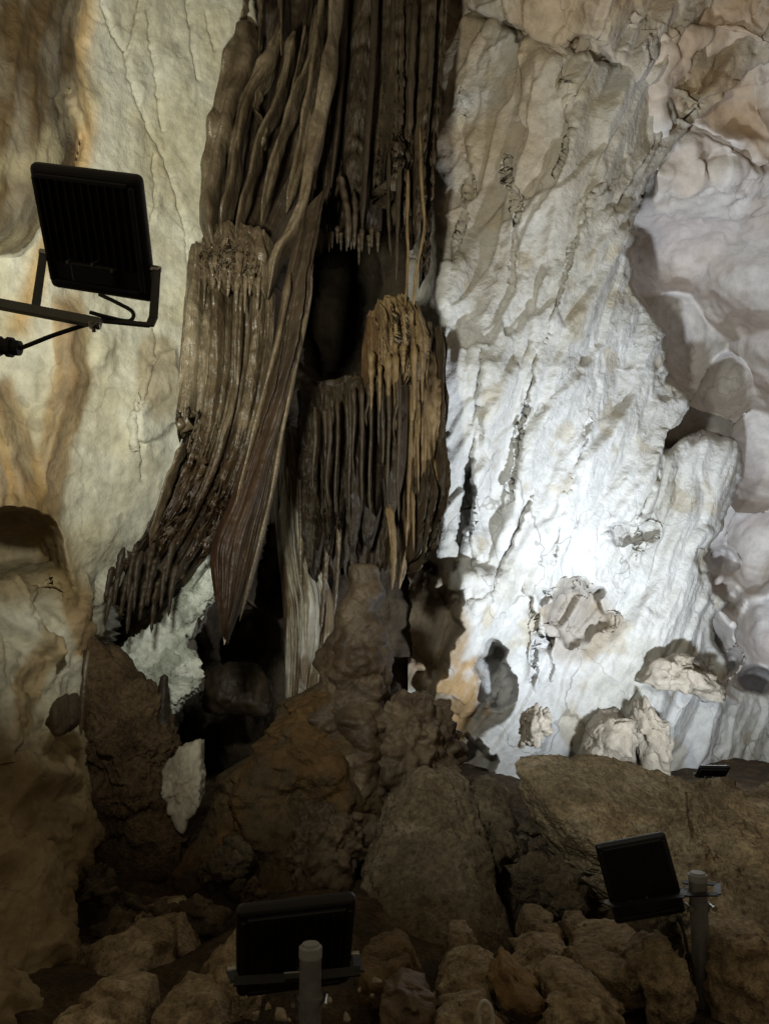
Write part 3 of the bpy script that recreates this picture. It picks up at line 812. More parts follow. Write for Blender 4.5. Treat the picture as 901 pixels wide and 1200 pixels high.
# (2) fluted curtain sweeping down to the left
D2 = empty('flowstone_curtain', W(200, 740, 4.8))
tag(D2, 'grey-tan fluted curtain sweeping down to ragged dark tips beside the cream wall', 'drapery')
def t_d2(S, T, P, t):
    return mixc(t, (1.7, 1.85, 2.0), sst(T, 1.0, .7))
curtain('shade_backing_sheet', [(228, 345, 5.25), (226, 430, 5.25), (214, 520, 5.2), (176, 610, 5.2), (140, 690, 5.2), (132, 725, 5.2)],
        [(330, 340, 5.3), (322, 420, 5.25), (304, 500, 5.2), (268, 600, 5.2), (236, 662, 5.2), (172, 738, 5.2)], M['darkflow'], D2, flutes=((4, .08), (9, .03)), belly=.05, seed=12, ns=100, nt=160, fringe=.1, thick=.08)  # dark sheet that paints the shade in the gaps between folds
strips('fold', [(236, 348, 5.0), (236, 430, 4.98), (222, 520, 4.95), (184, 605, 4.95), (146, 668, 4.95), (128, 715, 4.95)],
       [(322, 345, 5.0), (316, 430, 4.97), (300, 505, 4.95), (266, 602, 4.93), (236, 664, 4.93), (184, 738, 4.93)], 7, M['flow'], D2, seed=21, endmin=.84, tint=lambda S, T, P, t: mixc(t, (.55, .45, .37), sst(T, .42, .7)))
strips('grey_fold', [(226, 300, 5.08), (218, 350, 5.0), (213, 420, 4.98), (206, 500, 4.95), (188, 560, 4.95)], [(250, 300, 5.08), (246, 350, 5.0), (246, 420, 4.96), (236, 505, 4.94), (208, 580, 4.94)], 2, M['flow'], D2, seed=22, endmin=.9, tint=t_d2)
for k, (p, a, b) in enumerate([
        ([(216, 520, 4.82), (200, 560, 4.8), (188, 600, 4.8), (176, 640, 4.82)], .02, .016)]):
    rib('fold', p, a * 1.25, b, M['flow'], D2, depth=3.0, seed=80 + k, n=70, ns=20, rough=.25)
for k in range(16):
    t = k / 15
    u = 122 + 74 * t + rng.uniform(-4, 4); v0 = 690 + 22 * math.sin(k * 1.7) - 10 * t
    rib('stalactite', [(u + 10, v0 - 26, 4.8), (u + 4, v0, 4.78), (u, v0 + rng.uniform(14, 50), 4.78)], .024, .007, M['darkflow'], D2, depth=1.5, n=24, ns=9, seed=100 + k)

# (3) the long blade with two points
D3 = empty('hanging_blade', W(266, 748, 4.75))
tag(D3, 'long dark reddish blade of flowstone tapering to a point between curtain and recess', 'drapery')
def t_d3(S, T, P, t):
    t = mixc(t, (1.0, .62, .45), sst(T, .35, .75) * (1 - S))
    return mixc(t, (2.3, 2.2, 1.9), sst(S, .86, .98) * .8)  # rim light on the right edge, painted as a paler strip
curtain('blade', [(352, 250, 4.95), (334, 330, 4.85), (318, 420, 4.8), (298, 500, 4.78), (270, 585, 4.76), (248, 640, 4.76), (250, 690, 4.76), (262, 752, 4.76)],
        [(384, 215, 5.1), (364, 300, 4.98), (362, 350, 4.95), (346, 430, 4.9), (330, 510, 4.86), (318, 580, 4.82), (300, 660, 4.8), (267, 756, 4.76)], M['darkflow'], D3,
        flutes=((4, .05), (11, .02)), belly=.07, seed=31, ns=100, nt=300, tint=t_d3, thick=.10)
rib('edge_fold', [(364, 300, 4.92), (362, 350, 4.88), (346, 430, 4.84), (330, 510, 4.8), (318, 580, 4.77), (300, 655, 4.75), (281, 728, 4.75)], .018, .014, M['flow'], D3, depth=2, seed=41, n=90)
rib('fold', [(340, 320, 4.8), (328, 390, 4.76), (310, 460, 4.74), (292, 530, 4.72), (275, 600, 4.72)], .022, .012, M['flow'], D3, depth=2, seed=42, n=70)
rib('point', [(272, 660, 4.78), (274, 690, 4.74), (268, 725, 4.74), (263, 756, 4.75)], .03, .008, M['pale'], D3, depth=1.2, seed=43, n=40)

# (4) broad brown curtain hanging from the roof
D4 = empty('roof_curtain', W(430, 300, 5.8))
tag(D4, 'broad dark brown curtain with finely fluted face hanging from the roof over the black hollow', 'drapery')
curtain('shade_backing_sheet', [(384, -80, 6.0), (376, 60, 6.0), (368, 170, 6.0), (366, 280, 6.0)], [(470, -80, 6.05), (462, 80, 6.05), (452, 190, 6.05), (446, 285, 6.05)], M['darkflow'], D4, flutes=((3, .12), (8, .05)), belly=.05, seed=51, ns=90, nt=120, fringe=.05, thick=.1)  # dark-coloured backing for the shaded gaps of this curtain
strips('fold', [(384, -80, 5.78), (376, 60, 5.78), (367, 170, 5.76), (361, 292, 5.75)], [(466, -80, 5.82), (460, 80, 5.82), (452, 190, 5.8), (446, 300, 5.8)], 4, M['midflow'], D4, seed=52, endmin=.93, tint=lambda S, T, P, t: t * 1.15)
for k in range(14):
    u = 366 + 5.9 * k + rng.uniform(-2, 2); v0 = 268 + rng.uniform(-5, 8)
    rib('stalactite', [(u, v0, 5.56), (u, v0 + 14, 5.55), (u, v0 + rng.uniform(20, 40 if k > 8 else 28), 5.56)], .020, .005, M['midflow'], D4, depth=1.3, n=18, ns=9, seed=130 + k)
for k, (p, a, b) in enumerate([([(398, 205, 5.5), (404, 230, 5.48), (408, 260, 5.47), (408, 290, 5.5)], .03, .018), ([(415, 225, 5.5), (416, 255, 5.48), (415, 292, 5.5)], .02, .012),
                               ([(440, -40, 5.55), (436, 80, 5.5), (430, 170, 5.5), (424, 270, 5.52)], .03, .02), ([(405, -40, 5.6), (402, 60, 5.55), (396, 140, 5.52), (388, 220, 5.55)], .035, .02)]):
    rib('fold', p, a, b, M['midflow'] if k < 2 else M['darkflow'], D4, depth=1.6, seed=150 + k, n=50)

D5 = empty('side_curtain', W(480, 395, 5.9))
tag(D5, 'narrow brown curtain with long thin threads hanging against the white wall', 'drapery')
strips('fold', [(456, -80, 5.8), (456, 80, 5.8), (454, 180, 5.78), (452, 270, 5.78), (458, 350, 5.8)], [(526, -80, 5.9), (518, 80, 5.9), (509, 180, 5.88), (501, 280, 5.88), (490, 385, 5.9)], 4, M['midflow'], D5, seed=61, endmin=.85, tint=lambda S, T, P, t: t * 1.3)
for k, (p, a, b) in enumerate([
        ([(492, 150, 5.66), (494, 220, 5.64), (497, 265, 5.64), (488, 320, 5.64), (482, 385, 5.66)], .014, .010),
        ([(478, 200, 5.62), (477, 270, 5.6), (478, 300, 5.6), (474, 375, 5.62)], .014, .008),
        ([(468, 190, 5.6), (466, 260, 5.58), (464, 330, 5.6)], .02, .010), ([(456, 180, 5.6), (455, 250, 5.58), (458, 300, 5.6)], .018, .010),
        ([(505, 20, 5.7), (503, 90, 5.68), (498, 150, 5.7)], .03, .02), ([(486, 0, 5.62), (482, 80, 5.58), (480, 160, 5.6)], .03, .02)]):
    rib('thread' if a < .016 else 'fold', p, a, b, M['orange'] if k < 2 else M['midflow'], D5, depth=1.3, seed=170 + k, n=60)

# (5) tiered cascade in the middle
D6 = empty('flowstone_cascade', W(450, 690, 5.7))
tag(D6, 'tiered ochre flowstone cascade fringed with rows of thin stalactites under the black hollow', 'flowstone')
curtain('upper_tier', [(428, 388, 5.85), (424, 410, 5.7), (424, 470, 5.72)], [(494, 366, 5.9), (503, 405, 5.8), (500, 462, 5.8)], M['orange'], D6,
        flutes=((5, .06), (12, .03)), belly=.2, seed=71, ns=130, nt=110, fringe=.3, tint=lambda S, T, P, t: mixc(t, (.55, .45, .38), sst(S, .35, 0.1)))
curtain('shade_backing_sheet', [(356, 452, 6.15), (354, 560, 6.1), (358, 640, 6.1), (366, 690, 6.1)], [(474, 438, 6.1), (472, 540, 6.05), (466, 610, 6.05), (456, 680, 6.05)], M['darkflow'], D6, flutes=((4, .10), (9, .04)), belly=.05, seed=72, ns=100, nt=140, fringe=.1, thick=.1)  # dark backing, shade between the cascade folds put into colour
strips('fold', [(352, 466, 5.95), (352, 520, 5.88), (354, 600, 5.88), (362, 705, 5.9)], [(476, 438, 5.8), (476, 500, 5.72), (470, 590, 5.74), (456, 690, 5.78)], 6, M['midflow'], D6, seed=74, endmin=.72, jit=.12, tint=lambda S, T, P, t: t * .8)
curtain('right_tier', [(474, 392, 6.0), (474, 470, 5.95), (472, 560, 5.95), (462, 640, 5.95), (457, 690, 5.95)], [(506, 400, 6.1), (512, 460, 6.1), (512, 530, 6.1), (506, 600, 6.1), (490, 655, 6.1)], M['midflow'], D6,
        flutes=((3, .13), (8, .08), (20, .03)), belly=.08, seed=73, ns=120, nt=240, fringe=.14, thick=.2)
for k, (u0, u1, v0, v1, a) in enumerate([(481, 476, 392, 640, .05), (489, 486, 385, 560, .045), (496, 496, 392, 610, .05), (503, 506, 408, 540, .045), (508, 511, 440, 520, .04), (500, 494, 520, 655, .05), (507, 504, 545, 630, .04), (484, 468, 560, 690, .035)]):
    rib('fluted_rib', [(u0, v0, 5.85 + .012 * k), (u0 * .6 + u1 * .4 + 2, v0 * .6 + v1 * .4, 5.80 + .012 * k), (u1, v1, 5.84 + .012 * k)], a, a * .55, M['orange'], D6, depth=1.4, n=90, ns=22, seed=500 + k, rough=.3)
for k in range(16):
    t = k / 15
    u = 372 + 96 * t + rng.uniform(-3, 3); v0 = 486 - 46 * t + rng.uniform(-5, 5)
    ln = rng.choice([40, 60, 90, 120, 150]) * rng.uniform(.8, 1.2)
    Yk = 5.50 - .04 * math.sin(k)
    rib('stalactite', [(u, v0 - 8, Yk), (u + 1, v0 + ln * .3, Yk - .02), (u - 1 + rng.uniform(-3, 3), v0 + ln * .7, Yk), (u + rng.uniform(-3, 2), v0 + ln, Yk)], .020, .008, M['midflow'], D6, depth=1.5, n=40, ns=9, seed=190 + k)
for k in range(7):
    u = 434 + 10 * k + rng.uniform(-2, 2); v0 = 405 + rng.uniform(-6, 20) + abs(k - 5) * 2
    rib('stalactite', [(u, v0, 5.47), (u, v0 + 18, 5.46), (u, v0 + rng.uniform(24, 95), 5.47)], rng.uniform(.014, .034), .007, M['orange'], D6, depth=1.4, n=24, ns=9, seed=220 + k)
for k in range(9):
    u = 484 + 3.2 * k + rng.uniform(-1, 1); v0 = 430 + rng.uniform(0, 150)
    rib('stalactite', [(u, v0, 5.72 + .02 * k), (u + 1, v0 + 30, 5.70 + .02 * k), (u + rng.uniform(-2, 3), v0 + rng.uniform(50, 90), 5.72 + .02 * k)], .016, .006, M['orange'], D6, depth=1.3, n=24, ns=9, seed=240 + k)

o = empty('stalactite', W(459, 692, 5.45))
tag(o, 'single pale orange spike stalactite hanging just above the stalagmite tip', 'stalactite')
rib('spike', [(455, 590, 5.5), (460, 620, 5.46), (461, 655, 5.45), (459, 692, 5.45)], .030, .012, M['orange'], o, depth=1.0, n=50, ns=16, seed=261)
rib('side_spike', [(453, 598, 5.46), (456, 615, 5.44), (458, 640, 5.44)], .012, .006, M['orange'], o, depth=1.0, n=20, ns=10, seed=262)

D7 = empty('streaked_column', W(350, 800, 6.1))
tag(D7, 'pale streaked column standing in the recess left of the stalagmite', 'column')
curtain('column_face', [(326, 520, 6.2), (320, 570, 6.15), (326, 650, 6.15), (332, 720, 6.15), (334, 830, 6.15)], [(360, 515, 6.2), (366, 570, 6.15), (374, 650, 6.15), (392, 720, 6.15), (378, 830, 6.15)], M['pale'], D7,
        flutes=((3, .10), (8, .06), (20, .02)), belly=.22, seed=81, ns=110, nt=240, tint=lambda S, T, P, t: mixc(t, (.42, .33, .24), sst(fbm(P * np.array([3, 1, .8]), 2.2, 3, 5), -.1, .25)))  # pale colour also stands in for cool light on the column
for k, (p, a) in enumerate([([(352, 560, 5.9), (353, 640, 5.88), (352, 740, 5.88), (346, 830, 5.9)], .02), ([(338, 545, 5.92), (332, 600, 5.9), (336, 660, 5.9)], .03),
                            ([(384, 640, 5.95), (380, 690, 5.93), (376, 740, 5.95)], .02), ([(398, 600, 5.8), (396, 660, 5.78), (392, 720, 5.8)], .02)]):
    rib('rib', p, a, a * .6, M['pale'] if k == 1 else M['flow'], D7, depth=1.3, n=50, seed=270 + k)

# ------------------------------------------------------------------ stalagmites and standing masses
def t_stal(P, t):
    return mixc(t, (.62, .55, .48), sst(fbm(P, 3, 3, 9), 0, .3))
pillar('stalagmite', [(425, 660, 5.1, 7), (426, 666, 5.1, 14), (425, 690, 5.1, 18), (422, 716, 5.1, 20), (419, 740, 5.1, 25), (416, 768, 5.1, 31), (415, 800, 5.08, 33), (412, 840, 5.05, 37), (408, 900, 5.0, 48), (404, 1000, 4.95, 56)],
       M['knob'], knob=.085, amp=.07, seed=5, n=220, ns=170, freq=6, tint=t_stal, origin=tuple(W(400, 1000, 5.1)))
tag(bpy.data.objects['stalagmite'], 'stubby knobbed stalagmite under the cascade tapering to a blunt tip', 'stalagmite')

rock('coral_mound', [(440, 838, 5.0), (480, 830, 5.0), (516, 838, 5.05), (528, 880, 5.05), (524, 930, 5.0), (430, 930, 4.9), (425, 880, 4.95), (480, 960, 4.9)], .6, M['knob'],
     'mound covered in round cave-coral knobs beside the dark hole', 'rock', sub=6, amp=.05, seed=11, knob=.09, facet=.3)
def t_or(P, t):
    t = mixc(t, (1.25, 1.05, .8), sst(fbm(P * np.array([1, 1, .4]), 3.5, 4, 31), .0, .3))
    return t
pillar('ochre_pillar', [(408, 790, 5.2, 6), (402, 806, 5.18, 26), (380, 850, 5.08, 58), (368, 890, 4.98, 80), (350, 950, 4.92, 94), (334, 1020, 4.85, 108), (325, 1100, 4.8, 118)], M['ochrerock'], knob=.04, seed=13, n=220, ns=260, freq=6, amp=.11, flut=.05, dep=.7, tint=t_or, origin=tuple(W(325, 1100, 4.8)))
tag(bpy.data.objects['ochre_pillar'], 'ochre streaked rock mass below the stalagmite, behind the lamp on the low post', 'rock')
rock('nodular_rock', [(345, 965, 4.55), (385, 955, 4.5), (418, 968, 4.5), (420, 1010, 4.45), (400, 1045, 4.4), (350, 1040, 4.4), (335, 1000, 4.5)], .4, M['knob'],
     'lump of crusty nodules on the front of the ochre rock', 'rock', sub=6, amp=.05, seed=15, knob=.07, facet=.3)
rock('fallen_pillar', [(478, 925, 4.7), (530, 922, 4.75), (562, 960, 4.6), (590, 1040, 4.3), (612, 1130, 4.0), (540, 1150, 3.95), (430, 1140, 4.0), (412, 1080, 4.2), (436, 1000, 4.5)], .8, M['boulder'],
     'smooth lumpy mound sloping down from the cave coral, between two lamps', 'rock', sub=6, amp=.13, seed=17, facet=.15, grit=.55, sharp=12, tint=lambda P, t: t * .8)
rock('dark_block', [(545, 935, 4.9), (590, 930, 5.0), (612, 980, 4.9), (620, 1060, 4.7), (600, 1090, 4.6), (560, 1010, 4.75)], .6, M['boulder'],
     'dark jagged rocks wedged between the smooth mound and the big slab', 'rock', sub=5, amp=.07, seed=19, tint=lambda P, t: t * .7)
def t_bo(P, t):
    return mixc(t * 1.25, (1.6, 1.55, 1.45), sst(fbm(P, 1.2, 4, 3), 0, .4))
big = np.concatenate([W(*np.array(p, float).T) for p in [
    [(598, 890, 4.7), (612, 882, 4.8), (690, 880, 4.8), (782, 912, 4.75), (870, 934, 4.7), (1010, 955, 4.6)],
    [(612, 915, 4.6), (700, 960, 4.25), (790, 1070, 3.85), (850, 1135, 3.75), (1010, 1155, 3.65)],
    [(612, 930, 4.75), (665, 1030, 4.65), (735, 1110, 4.4), (1010, 1150, 4.8), (760, 1120, 4.75)]]])
me = hull_mesh('boulder', big, 7, sharp=60, amp=.085, seed=23, tint=t_bo, facet=.5)
bo = link('boulder', me, M['boulder'], None, tuple(W(800, 1120, 4.3)))
tag(bo, 'huge tan slab boulder with rough flat top leaning in front of the white wall', 'boulder')

# stones behind the slab, next to the far lamp
rock('stone', [(800, 918, 4.78), (850, 914, 4.78), (872, 932, 4.75), (845, 952, 4.7), (808, 945, 4.7)], .1, M['boulder'], 'angular tan stone right under the small far floodlight', 'rock', sub=5, amp=.03, seed=25)
rock('stone', [(868, 938, 4.7), (905, 922, 4.75), (960, 920, 4.75), (960, 990, 4.6), (880, 975, 4.6)], .2, M['boulder'], 'dull brown stone at the right end of the big slab', 'rock', sub=5, amp=.05, seed=26)
rock('stone', [(545, 925, 5.3), (570, 912, 5.4), (600, 928, 5.3), (602, 955, 5.2), (556, 955, 5.2)], .3, M['boulder'], 'small rough stone below the dark round hole at the wall foot', 'rock', sub=4, amp=.03, seed=27)

# broken blocks leaning on the foot of the white wall
for ol, dp, lb, sd_ in [([(688, 895, 7.15), (694, 858, 7.15), (716, 838, 7.1), (742, 846, 7.05), (748, 905, 7.0)], .5, 'pale angular block leaning on the white wall foot beside a slim splinter of rock', 47),
                        ([(752, 910, 7.05), (748, 838, 7.1), (756, 812, 7.1), (768, 842, 7.0), (790, 872, 6.95), (786, 915, 6.95)], .35, 'slim upright splinter of pale rock at the white wall foot', 48),
                        ([(612, 868, 6.75), (616, 836, 6.75), (636, 826, 6.75), (644, 846, 6.7), (630, 870, 6.7)], .3, 'small tan chunk stuck to the white wall above the big slab', 49),
                        ([(752, 800, 7.2), (775, 776, 7.2), (800, 766, 7.2), (838, 790, 7.15), (858, 820, 7.1), (800, 812, 7.1)], .4, 'low buff ledge of rock on the white wall above the small far floodlight', 51)]:
    rock('wall_block', [(u, v, Y + .14) for u, v, Y in ol], dp, M['lime'], lb, 'rock', sub=5, amp=.06, seed=sd_, facet=1.0, grit=.8, sharp=50, tint=lambda P, t: t * np.array([.62, .55, .46]))

# recess details
rock('arched_rock', [(238, 832, 6.2), (246, 790, 6.2), (268, 776, 6.2), (300, 780, 6.2), (318, 812, 6.2), (314, 840, 6.2), (275, 822, 6.2)], .4, M['darkflow'], 'small arched lump of brown rock inside the dark recess', 'rock', sub=5, amp=.03, seed=33)
rock('pale_stone', [(190, 908, 4.8), (210, 874, 4.8), (236, 866, 4.8), (238, 905, 4.75), (232, 945, 4.72), (212, 980, 4.7), (194, 955, 4.7)], .15, M['pale'], 'pale pointed stone hanging in the dark recess above the blocks', 'stone', sub=5, amp=.03, seed=35)
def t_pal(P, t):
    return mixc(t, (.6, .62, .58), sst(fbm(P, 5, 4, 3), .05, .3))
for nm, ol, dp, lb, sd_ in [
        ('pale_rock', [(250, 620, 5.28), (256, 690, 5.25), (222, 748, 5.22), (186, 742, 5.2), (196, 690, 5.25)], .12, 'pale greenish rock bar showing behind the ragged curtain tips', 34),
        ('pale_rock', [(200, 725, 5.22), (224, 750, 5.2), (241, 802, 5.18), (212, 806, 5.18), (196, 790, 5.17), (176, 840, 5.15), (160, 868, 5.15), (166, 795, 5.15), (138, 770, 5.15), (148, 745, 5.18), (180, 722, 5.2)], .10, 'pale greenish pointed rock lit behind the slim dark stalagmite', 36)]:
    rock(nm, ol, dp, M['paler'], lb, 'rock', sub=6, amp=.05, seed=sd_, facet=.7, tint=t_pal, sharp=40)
pillar('spire', [(193, 790, 4.9, 2), (193, 797, 4.9, 4), (192, 815, 4.9, 6), (189, 850, 4.9, 8), (186, 890, 4.9, 11), (182, 1000, 4.9, 18)], M['darkflow'], knob=.05, amp=.14, tint=lambda P, t: t * .5, seed=37, flut=.05, n=70, ns=40, origin=tuple(W(175, 1000, 4.9)))
tag(bpy.data.objects['spire'], 'slim dark stalagmite standing against the pale patch in the recess', 'stalagmite')
rock('dark_mass', [(108, 765, 4.9), (150, 782, 4.88), (166, 845, 4.84), (190, 862, 4.82), (205, 940, 4.8), (205, 1020, 4.75), (120, 1020, 4.75), (100, 860, 4.8)], .2, M['boulder'], 'dark brown rock mass below the ragged curtain tips', 'rock', sub=6, amp=.10, seed=39, flut=.06, tint=lambda P, t: t * np.array([.42, .34, .27]))
o = empty('thin_column', W(95, 862, 4.2))
tag(o, 'thread-thin calcite column joining the cream wall to the lower ledge', 'column')
rib('shaft', [(104, 762, 4.15), (99, 800, 4.1), (95, 862, 4.1)], .012, .010, M['flow'], o, depth=1.0, n=40, ns=10, seed=45)
rock('ledge_stone', [(52, 850, 4.1), (62, 822, 4.1), (76, 812, 4.1), (82, 850, 4.1), (70, 866, 4.05)], .2, M['knob'], 'small grey stone in the slot beside the thread-thin column', 'stone', sub=4, amp=.02, seed=46)

# rubble along the bottom
RB = [([(70, 1180), (105, 1112), (150, 1095), (198, 1098), (212, 1150), (200, 1215), (80, 1215)], 3.7, .6, 'wide dark block wedged at the bottom of the recess', 5, .05, 'boulder', .75),
      ([(195, 1080), (212, 1072), (240, 1112), (240, 1145), (215, 1140), (194, 1105)], 3.85, .3, 'leaning diamond-shaped block beside the wide dark block', 5, .03, 'boulder', .8),
      ([(222, 1165), (262, 1110), (290, 1092), (300, 1150), (296, 1210), (225, 1215)], 3.2, .35, 'tan sloping stone against the left edge of the lamp on the low post', 5, .04, 'boulder', .95),
      ([(70, 1192), (110, 1176), (164, 1178), (170, 1230), (60, 1230)], 2.95, .3, 'flat tan stone in front of the wide dark block', 5, .03, 'boulder', 1.1),
      ([(175, 1195), (200, 1176), (240, 1178), (262, 1215), (170, 1225)], 2.9, .3, 'rough stone between flat tan stone and low post', 4, .04, 'boulder', .9),
      ([(420, 1140), (445, 1124), (480, 1126), (498, 1160), (494, 1180), (430, 1178)], 3.2, .35, 'rounded reddish-brown stone next to the low post lamp', 5, .04, 'ochrerock', 1.2),
      ([(448, 1175), (470, 1164), (505, 1178), (520, 1210), (450, 1215)], 2.85, .25, 'grey crumbly stone in front of the reddish-brown stone', 5, .03, 'knob', .9),
      ([(512, 1178), (530, 1146), (575, 1136), (590, 1150), (580, 1190), (520, 1195)], 3.1, .3, 'dull tan stone behind the white wire loop', 5, .03, 'boulder', .9),
      ([(575, 1150), (592, 1136), (612, 1146), (640, 1180), (622, 1196), (585, 1180)], 2.95, .2, 'yellow faced angular stone beside the white wire loop', 5, .025, 'ochrerock', 2.2),
      ([(605, 1140), (640, 1122), (666, 1124), (698, 1160), (690, 1185), (620, 1180)], 3.3, .35, 'humped tan stone behind the yellow faced stone', 5, .035, 'boulder', .9),
      ([(640, 1180), (665, 1158), (700, 1166), (740, 1200), (735, 1225), (640, 1225)], 2.85, .3, 'ridge-backed stone right of the yellow faced stone', 5, .04, 'boulder', .9),
      ([(680, 1130), (720, 1112), (770, 1118), (800, 1150), (780, 1185), (700, 1180)], 3.35, .4, 'broad low stone at the foot of the big slab', 5, .04, 'boulder', .85),
      ([(752, 1150), (775, 1118), (806, 1120), (815, 1190), (765, 1215)], 3.1, .3, 'upright stone just left of the tall post', 5, .035, 'boulder', .8),
      ([(835, 1140), (862, 1115), (920, 1108), (960, 1150), (950, 1215), (845, 1215)], 3.15, .4, 'knobbly tan stone right of the tall post', 5, .05, 'boulder', 1.0),
      ([(516, 1136), (530, 1098), (552, 1094), (560, 1120), (556, 1145)], 3.55, .2, 'small cone-shaped stone at the foot of the smooth mound', 4, .02, 'boulder', .8),
      ([(610, 1118), (622, 1084), (652, 1082), (662, 1110), (650, 1124)], 3.75, .3, 'dark lump behind the humped tan stone', 4, .03, 'boulder', .7),
      ([(664, 1120), (668, 1088), (695, 1086), (705, 1112), (690, 1122)], 3.7, .25, 'dark lump under the overhang of the big slab', 4, .03, 'boulder', .7),
      ([(508, 1196), (545, 1186), (585, 1190), (600, 1215), (510, 1220)], 2.8, .2, 'flat stone under the white wire loop', 4, .03, 'boulder', .9)]
for k, (ol, Y, dep, lab, sub, amp, mat, tn) in enumerate(RB):
    amp *= .8; tn *= 2.1
    rock('stone', [(u, v, Y + .04 * math.sin(3 * j + k)) for j, (u, v) in enumerate(ol)], dep, M[mat], lab, 'rock', 'loose stones along the cave floor', sub=sub, amp=amp, seed=300 + k, facet=1.2, grit=.5, sharp=60, tint=lambda P, t, tn=tn: t * tn)
for k in range(20):
    u = 560 + 200 * rng.random(); v = 960 + 150 * rng.random() + max(0, u - 640) * .45
    if k >= 10: u = 110 + 190 * rng.random(); v = 1000 + 90 * rng.random()
    Y = 4.9 - (v - 950) * .0072; sz = rng.uniform(14, 34)
    c = W(u, min(v, 1150), Y)
    q = np.array([[rng.gauss(0, 1) for _ in range(3)] for _ in range(14)]); q /= np.linalg.norm(q, axis=1, keepdims=True)
    c[2] = max(c[2], .12)
    pts = c + q * np.array([sz * 1.2, sz, sz * .8]) * px(Y)
    me = hull_mesh('stone', pts, 4, amp=.045, seed=600 + k, facet=1.0, grit=.4, sharp=26, tint=lambda P, t: t * .55)  # stones tinted down, gully shade painted into their colour
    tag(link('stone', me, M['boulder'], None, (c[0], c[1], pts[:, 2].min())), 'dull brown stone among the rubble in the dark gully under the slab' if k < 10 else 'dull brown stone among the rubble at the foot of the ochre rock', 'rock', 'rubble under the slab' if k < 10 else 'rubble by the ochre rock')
for k, (u, v, r) in enumerate([(330, 1190, 6), (338, 1196, 4), (385, 1172, 4), (408, 1192, 5), (420, 1160, 3.5), (442, 1150, 5), (446, 1189, 3), (300, 1190, 4), (480, 1190, 3), (436, 1168, 3), (372, 1186, 3), (315, 1178, 3)]):
    Y = 2.9
    c = W(u, v, Y); rr = r * px(Y) * 1.2
    pts = c + np.array([[rng.uniform(-1, 1) * rr, rng.uniform(-1, 1) * rr, rng.uniform(-1, 1) * rr] for _ in range(12)])
    o = link('stone_chip', hull_mesh('stone_chip', pts, 3, amp=.004, seed=400 + k), M['pebble'], None, tuple(c))
    tag(o, 'small pale stone chip lying on the clay near the low post', 'stone', 'pale chips on the clay')

# ------------------------------------------------------------------ floodlights
def box_bm(bm, cx, cy, cz, sx, sy, sz, bev=0.0, seg=2):
    r = bmesh.ops.create_cube(bm, size=1)
    vs = r['verts']
    bmesh.ops.scale(bm, verts=vs, vec=(sx, sy, sz)); bmesh.ops.translate(bm, verts=vs, vec=(cx, cy, cz))
    if bev:
        es = list({e for v in vs for e in v.link_edges})
        bmesh.ops.bevel(bm, geom=es, offset=bev, segments=seg, affect='EDGES', profile=.5)

def fin(name, bm, mat, parent, smooth=False):
    me = bpy.data.meshes.new(name); bm.to_mesh(me); bm.free()
    for p in me.polygons: p.use_smooth = smooth
    me.materials.append(mat)
    o = bpy.data.objects.new(name, me); scene.collection.objects.link(o); o.parent = parent
    return o

def tube_bm(pts, r, n=10, res=60):
    P = spline(np.asarray(pts, float), res)
    bm = bmesh.new(); rings = []
    T = np.gradient(P, axis=0); T /= np.linalg.norm(T, axis=1, keepdims=True) + 1e-9
    up = np.array([0.13, .21, .97])
    for p, t in zip(P, T):
        a = np.cross(t, up); a /= np.linalg.norm(a) + 1e-9; b = np.cross(t, a)
        rings.append([bm.verts.new(p + r * (math.cos(x) * a + math.sin(x) * b)) for x in np.linspace(0, 2 * math.pi, n, endpoint=False)])
    for i in range(len(rings) - 1):
        for j in range(n):
            bm.faces.new((rings[i][j], rings[i][(j + 1) % n], rings[i + 1][(j + 1) % n], rings[i + 1][j]))
    bm.faces.new(rings[0][::-1]); bm.faces.new(rings[-1])
    return bm

def strip_bm(pts, w, t):
    """flat bar bent along points lying in the local xz / yz planes"""
    bm = bmesh.new()
    for a, b in zip(pts[:-1], pts[1:]):
        a = Vector(a); b = Vector(b); d = b - a
        c = (a + b) / 2
        q = d.to_track_quat('X', 'Z').to_matrix().to_4x4()
        r = bmesh.ops.create_cube(bm, size=1)
        bmesh.ops.scale(bm, verts=r['verts'], vec=(d.length + t, w, t))
        bmesh.ops.transform(bm, verts=r['verts'], matrix=Matrix.Translation(c) @ q)
    return bm

def cyl_bm(p0, p1, r, n=16, bev=0):
    bm = bmesh.new()
    p0, p1 = Vector(p0), Vector(p1); d = p1 - p0
    res = bmesh.ops.create_cone(bm, cap_ends=True, segments=n, radius1=r, radius2=r, depth=d.length)
    if bev:
        es = [e for e in bm.edges if all(abs(v.co.z - d.length / 2) < 1e-6 for v in e.verts)]
        bmesh.ops.bevel(bm, geom=es, offset=bev, segments=3, affect='EDGES')
    bmesh.ops.transform(bm, verts=bm.verts, matrix=Matrix.Translation((p0 + p1) / 2) @ d.to_track_quat('Z', 'Y').to_matrix().to_4x4())
    return bm

